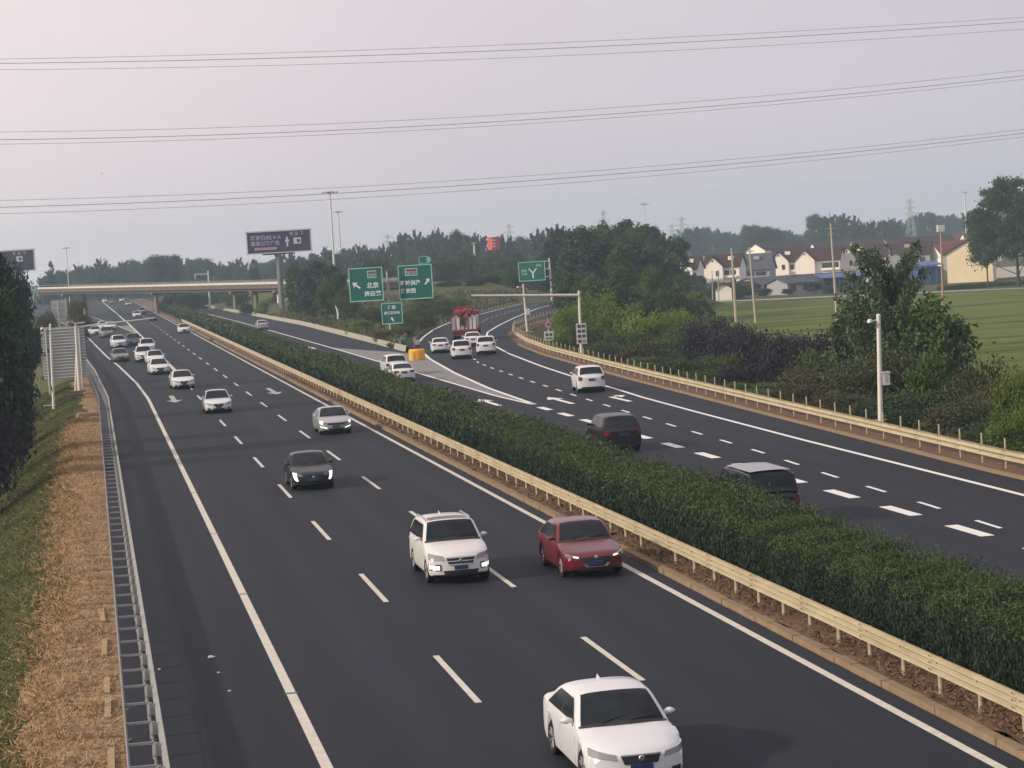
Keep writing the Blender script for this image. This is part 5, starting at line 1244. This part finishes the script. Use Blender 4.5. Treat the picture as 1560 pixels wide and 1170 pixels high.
def rowhouse(px0, px1, Y, bays, wall, roof, label, rot=-.50, eave=5.7, ridge=9.1, depth=9.0, wins=(), zg=-4):
    pc = (px0+px1)/2; q = P(pc, 430, Y); k = Y/F/math.cos(rot+.17); W_ = (px1-px0)*k; h = W_/2
    root = empty('house', (q[0], Y, zg), rot, label, 'house')
    MB().add([(-h, 0, 0), (h, 0, 0), (h, depth, 0), (-h, depth, 0), (-h, 0, eave), (h, 0, eave), (h, depth, eave), (-h, depth, eave), (-h, depth/2, ridge), (h, depth/2, ridge)], [(0, 1, 5, 4), (2, 3, 7, 6), (1, 2, 6, 9, 5), (3, 0, 4, 8, 7)]).build('wall', wall, root)
    sl = (ridge-eave)/(depth/2); o_ = .5; rr = MB()
    for sy in (-1, 1):
        y0 = depth/2+sy*(depth/2+o_); z0 = eave-sl*o_+.05
        rr.add([(-h-o_, depth/2, ridge+.06), (h+o_, depth/2, ridge+.06), (h+o_, y0, z0), (-h-o_, y0, z0), (-h-o_, depth/2, ridge+.26), (h+o_, depth/2, ridge+.26), (h+o_, y0, z0+.2), (-h-o_, y0, z0+.2)], [(4, 5, 6, 7), (3, 2, 1, 0), (2, 3, 7, 6), (1, 2, 6, 5), (3, 0, 4, 7)])
    rr.build('roof', roof, root)
    for bp, bw, win in bays:
        x = (bp-pc)*k; g = bw/2; ap = ridge-.5; be = eave+.1
        bay = MB().add([(x-g, -1.5, 0), (x+g, -1.5, 0), (x+g, -1.5, be), (x, -1.5, ap), (x-g, -1.5, be), (x-g, 0, 0), (x+g, 0, 0), (x+g, 0, be), (x-g, 0, be)], [(0, 1, 2, 3, 4), (1, 6, 7, 2), (5, 0, 4, 8)]).build('gabled_bay', wall, root)
        br = MB(); bs_ = (ap-be)/g
        for sx in (-1, 1):
            xo, zo = x+sx*(g+.35), be-bs_*.35+.05
            br.add([(x, -1.85, ap+.06), (xo, -1.85, zo), (xo, .6, zo), (x, depth/2-.3, ap+.06), (x, -1.85, ap+.24), (xo, -1.85, zo+.18), (xo, .6, zo+.18), (x, depth/2-.3, ap+.24)], [(4, 5, 6, 7), (3, 2, 1, 0), (0, 1, 5, 4), (1, 2, 6, 5)])
        br.build('bay_roof', roof, bay)
        if win: MB().box((x+g*.45, -1.53, 4.1), (.95, .06, 1.5)).build('window', winm, bay)
        MB().lathe([(0, -.04), (.28, -.04), (.28, .02)], (x, -1.5, ap-1.0), 'y', 10).build('vent', winm, bay)
    for wp, ww, z, hh in wins:
        f = MB().box(((wp-pc)*k, -.03, z), (ww, .07, hh)).build('window', winm, root)
        MB().box(((wp-pc)*k, -.35, z-hh/2-.45), (ww+.5, .7, .55)).build('balcony', wall, root)
    MB().box(((random.uniform(-.3, .3))*W_, depth*.28, ridge-.9), (1.6, 1.0, 1.0)).build('dormer', wall, root)
    return root
rowhouse(1031, 1062, 590, [(1043, 5.2, True)], wallw, roofr, 'leftmost white village house with a narrow gable', eave=6.0, wins=((1057, 1.6, 4.2, 1.3),))
rowhouse(1074, 1127, 600, [(1089, 5.4, True)], wallw, roofr, 'second white gabled house from the left in the village', eave=6.0, wins=((1108, 1.4, 4.2, 1.3), (1118, 1.4, 4.2, 1.3), (1118, 1.4, 1.5, 1.6)))
rowhouse(1129, 1173, 610, [], wallg, roofg, 'grey house with a slate roof between the white gables', ridge=8.6, eave=4.6, wins=((1142, 3.0, 3.2, 1.1), (1160, 3.0, 3.2, 1.1)))
rowhouse(1176, 1280, 640, [(1190, 5.6, True), (1229, 5.8, False)], wallw, roofr, 'wide white house with two gabled bays at the middle of the village', wins=((1208, 1.2, 4.0, 1.4), (1262, 3.4, 4.0, 1.6), (1274, 1.8, 4.0, 1.6)))
rowhouse(1283, 1352, 640, [(1294, 4.8, True)], wallw, roofr, 'long white house half hidden by the poplar', wins=((1312, 1.8, 4.0, 1.3), (1322, 1.8, 4.0, 1.3), (1338, 2.2, 4.0, 1.3)))
rowhouse(1374, 1418, 640, [], wallg, roofr, 'grey walled house right of the poplar with a wide window', wins=((1390, 3.6, 3.9, 1.9), (1407, 1.6, 3.9, 1.5)))
house(1152, 400, 800, 9, 26, 8.6, 11.0, -1.0, wallw, roofr, 'white gable peeping over the roofs at the back left', wins=False)
bl_ = 'dark red roofed house in the back row of the village'
for px, Y, L_, rf in ((1105, 700, 14, roofr), (1215, 730, 20, roofr), (1262, 720, 18, roofr), (1320, 740, 24, roofr), (1380, 760, 26, roofr), (1440, 740, 20, roofo), (1350, 860, 30, roofr), (1420, 880, 30, roofo), (1470, 860, 24, roofo), (1300, 860, 24, roofr), (1240, 880, 24, roofr), (1425, 640, 12, roofo)):
    house(px, 420, Y, 9, L_, 5.0 if Y < 800 else 6.4, 8.0 if Y < 800 else 9.6, -1.45, wallw, rf, bl_, group='back row of village roofs', wins=False)
house(1479, 437, 494, 10.5, 12, 7.0, 9.9, -.46, wallc, roofr, 'large cream gabled house beside the big tree on the right', wins=False)
# low sheds in front
sl_ = 'low grey shed at the far edge of the field'
for px, Y, W_, L_, ev, rg, rf, wl in ((1108, 498, 6, 8, 2.4, 3.2, roofr, wallg), (1150, 500, 7, 9, 2.4, 3.4, roofg, wallg), (1185, 492, 8, 10, 2.5, 3.6, roofg, wallg), (1218, 496, 8, 14, 2.5, 3.7, roofg, wallg), (1140, 540, 10, 16, 2.2, 3.2, roofg, wallg), (1215, 540, 10, 18, 2.2, 3.2, roofr, wallg), (1340, 520, 10, 16, 2.5, 3.6, roofg, wallg)):
    house(px, 455, Y, W_, L_, ev, rg, -1.25, wl, rf, sl_, group='low sheds before the village', name='shed')
house(1103, 456, 478, 3.6, 4, 2.6, 3.7, -.3, wallw, roofr, 'tiny cream hut with a pointed gable at the field edge', name='shed', wins=False)
def canopy(px0, px1, pyt, pyb, Y, label, walls=False, name='canopy'):
    a = P(px0, pyt, Y); b = P(px1, pyt, Y); w_ = b[0]-a[0]; cx = (a[0]+b[0])/2; h = a[2]+4; root = empty(name, (cx, Y, -4), 0, label, name)
    MB().add([(-w_/2, 0, h-.5), (w_/2, 0, h-.5), (w_/2, 6, h+.3), (-w_/2, 6, h+.3), (-w_/2, 0, h-.4), (w_/2, 0, h-.4), (w_/2, 6, h+.45), (-w_/2, 6, h+.45)], [(4, 5, 6, 7), (3, 2, 1, 0), (0, 1, 5, 4), (1, 2, 6, 5), (3, 0, 4, 7), (2, 3, 7, 6)]).build('roof', roofb, root)
    for x in np.linspace(-w_/2+.2, w_/2-.2, 4): MB().bar((x, .3, 0), (x, .3, h-.5), .12).build('post', roofb, root)
    if walls: MB().box((0, 3.4, h/2-.4), (w_-.3, 5, h-.9)).build('wall', mat('wall_blue', (.03, .07, .20), .7), root)
    else: MB().box((0, 5.5, h/2-.3), (w_-.5, .2, h-.8)).build('back_wall', wallg, root)
canopy(1252, 1330, 421, 456, 490, 'long low blue roofed canopy at the field edge')
canopy(1404, 1438, 402, 438, 500, 'blue shed left of the large cream house', True, 'shed')
a = P(1512, 430, 520); wlr = MB().box((0, 0, 1.2), (16, .3, 2.6)).build('garden_wall', wallw, loc=(a[0]+5, 520, -4)); tag(wlr, 'low cream garden wall behind the big tree trunks', 'wall')
bl2 = 'small dark bush at the near edge of the village'
for px, ty, Y, wp in ((1120, 432, 480, 26), (1140, 438, 478, 24), (1165, 440, 476, 22), (1200, 440, 474, 20), (1240, 430, 478, 26), (1262, 436, 474, 22), (1310, 430, 476, 26), (1388, 428, 470, 30), (1372, 420, 480, 26), (1060, 420, 500, 40), (1082, 430, 490, 36), (1045, 435, 470, 46)):
    tree(random.choice(['shB', 'roundA', 'roundC']), px, ty, Y, wp, bl2, 'bushes at the village edge', 'shrub')
for px in range(1440, 1562, 15): tree('shA', px, 438, 450, 26, 'low hedge bush along the field edge under the big tree', 'hedge bushes under the big tree', 'shrub')
# utility poles
def upole(px0, py0, px1, py1, r, m_, label, cross=False):
    Y = min(470, 13.4*F/max(40, (py1-(423-.0603*(px1-136)))))
    b = P(px1, py1, Y); t = P(px0, py0, Y); root, tt = pole('utility_pole', (b[0], Y, b[2]), t, r*1.25, r*.75, m_, label, 'utility pole')
    if cross: MB().bar((tt[0]-.8, 0, tt[2]-.7), (tt[0]+.8, 0, tt[2]-.7), .06).bar((tt[0]-.5, 0, tt[2]-1.5), (tt[0]+.5, 0, tt[2]-1.5), .05).build('crossarm', m_, root)
    return root, tt
ucon = mat('pole_concrete', (.42, .39, .33), .8, noise=(1, .3, (.33, .30, .25)))
upole(1114.5, 378, 1122, 496, .22, ucon, 'thick utility pole in front of the white gables', True)
upole(1141.5, 376, 1152, 498, .17, ucon, 'utility pole left of the grey house row', True)
upole(1265.5, 340, 1277, 513, .17, ucon, 'tall leaning utility pole in the middle of the field', True)
up, tt = upole(1433, 350, 1437.5, 500, .13, mat('pole_wood', (.36, .26, .18), .8), 'wooden brown pole with a small box on top in the field')
MB().box((tt[0], 0, tt[2]+.2), (1.0, .5, .9)).build('top_box', polew, up)
upole(1084.5, 412, 1086, 466, .12, ucon, 'short thin utility pole left of the pair'); upole(1094, 410, 1095, 466, .12, ucon, 'short thin utility pole right of the pair')
# litter on the road
for i, (px, py) in enumerate(((322, 1003), (243, 1021), (333, 1026), (350, 1054))):
    g = G(px, py); m = MB().add([(-.09, -.05, .01), (.10, -.04, .03), (.12, .05, .012), (-.07, .06, .05), (0, 0, .07)], [(0, 1, 4), (1, 2, 4), (2, 3, 4), (3, 0, 4)])
    o = tag(m.build('litter', litter, loc=(g[0], g[1], .01)), 'scrap of pale litter lying on the hard shoulder', 'litter', 'scraps of litter on the shoulder'); 
    if i: o.scale = (.45, .45, .5)
# ------------------------------------------------------------------ haze
hz = MB().box((900, 1200, 28.0), (5400, 2900, 67.0)).build('haze'); tag(hz, kind='stuff')
hm = bpy.data.materials.new('haze_air'); hm.use_nodes = True; n = hm.node_tree; n.nodes.clear(); o = n.nodes.new('ShaderNodeOutputMaterial'); v = n.nodes.new('ShaderNodeVolumePrincipled')
v.inputs['Density'].default_value = .00029; v.inputs['Color'].default_value = (.62, .82, 1.0, 1); v.inputs['Anisotropy'].default_value = .2
n.links.new(v.outputs[0], o.inputs['Volume']); hz.data.materials.append(hm)
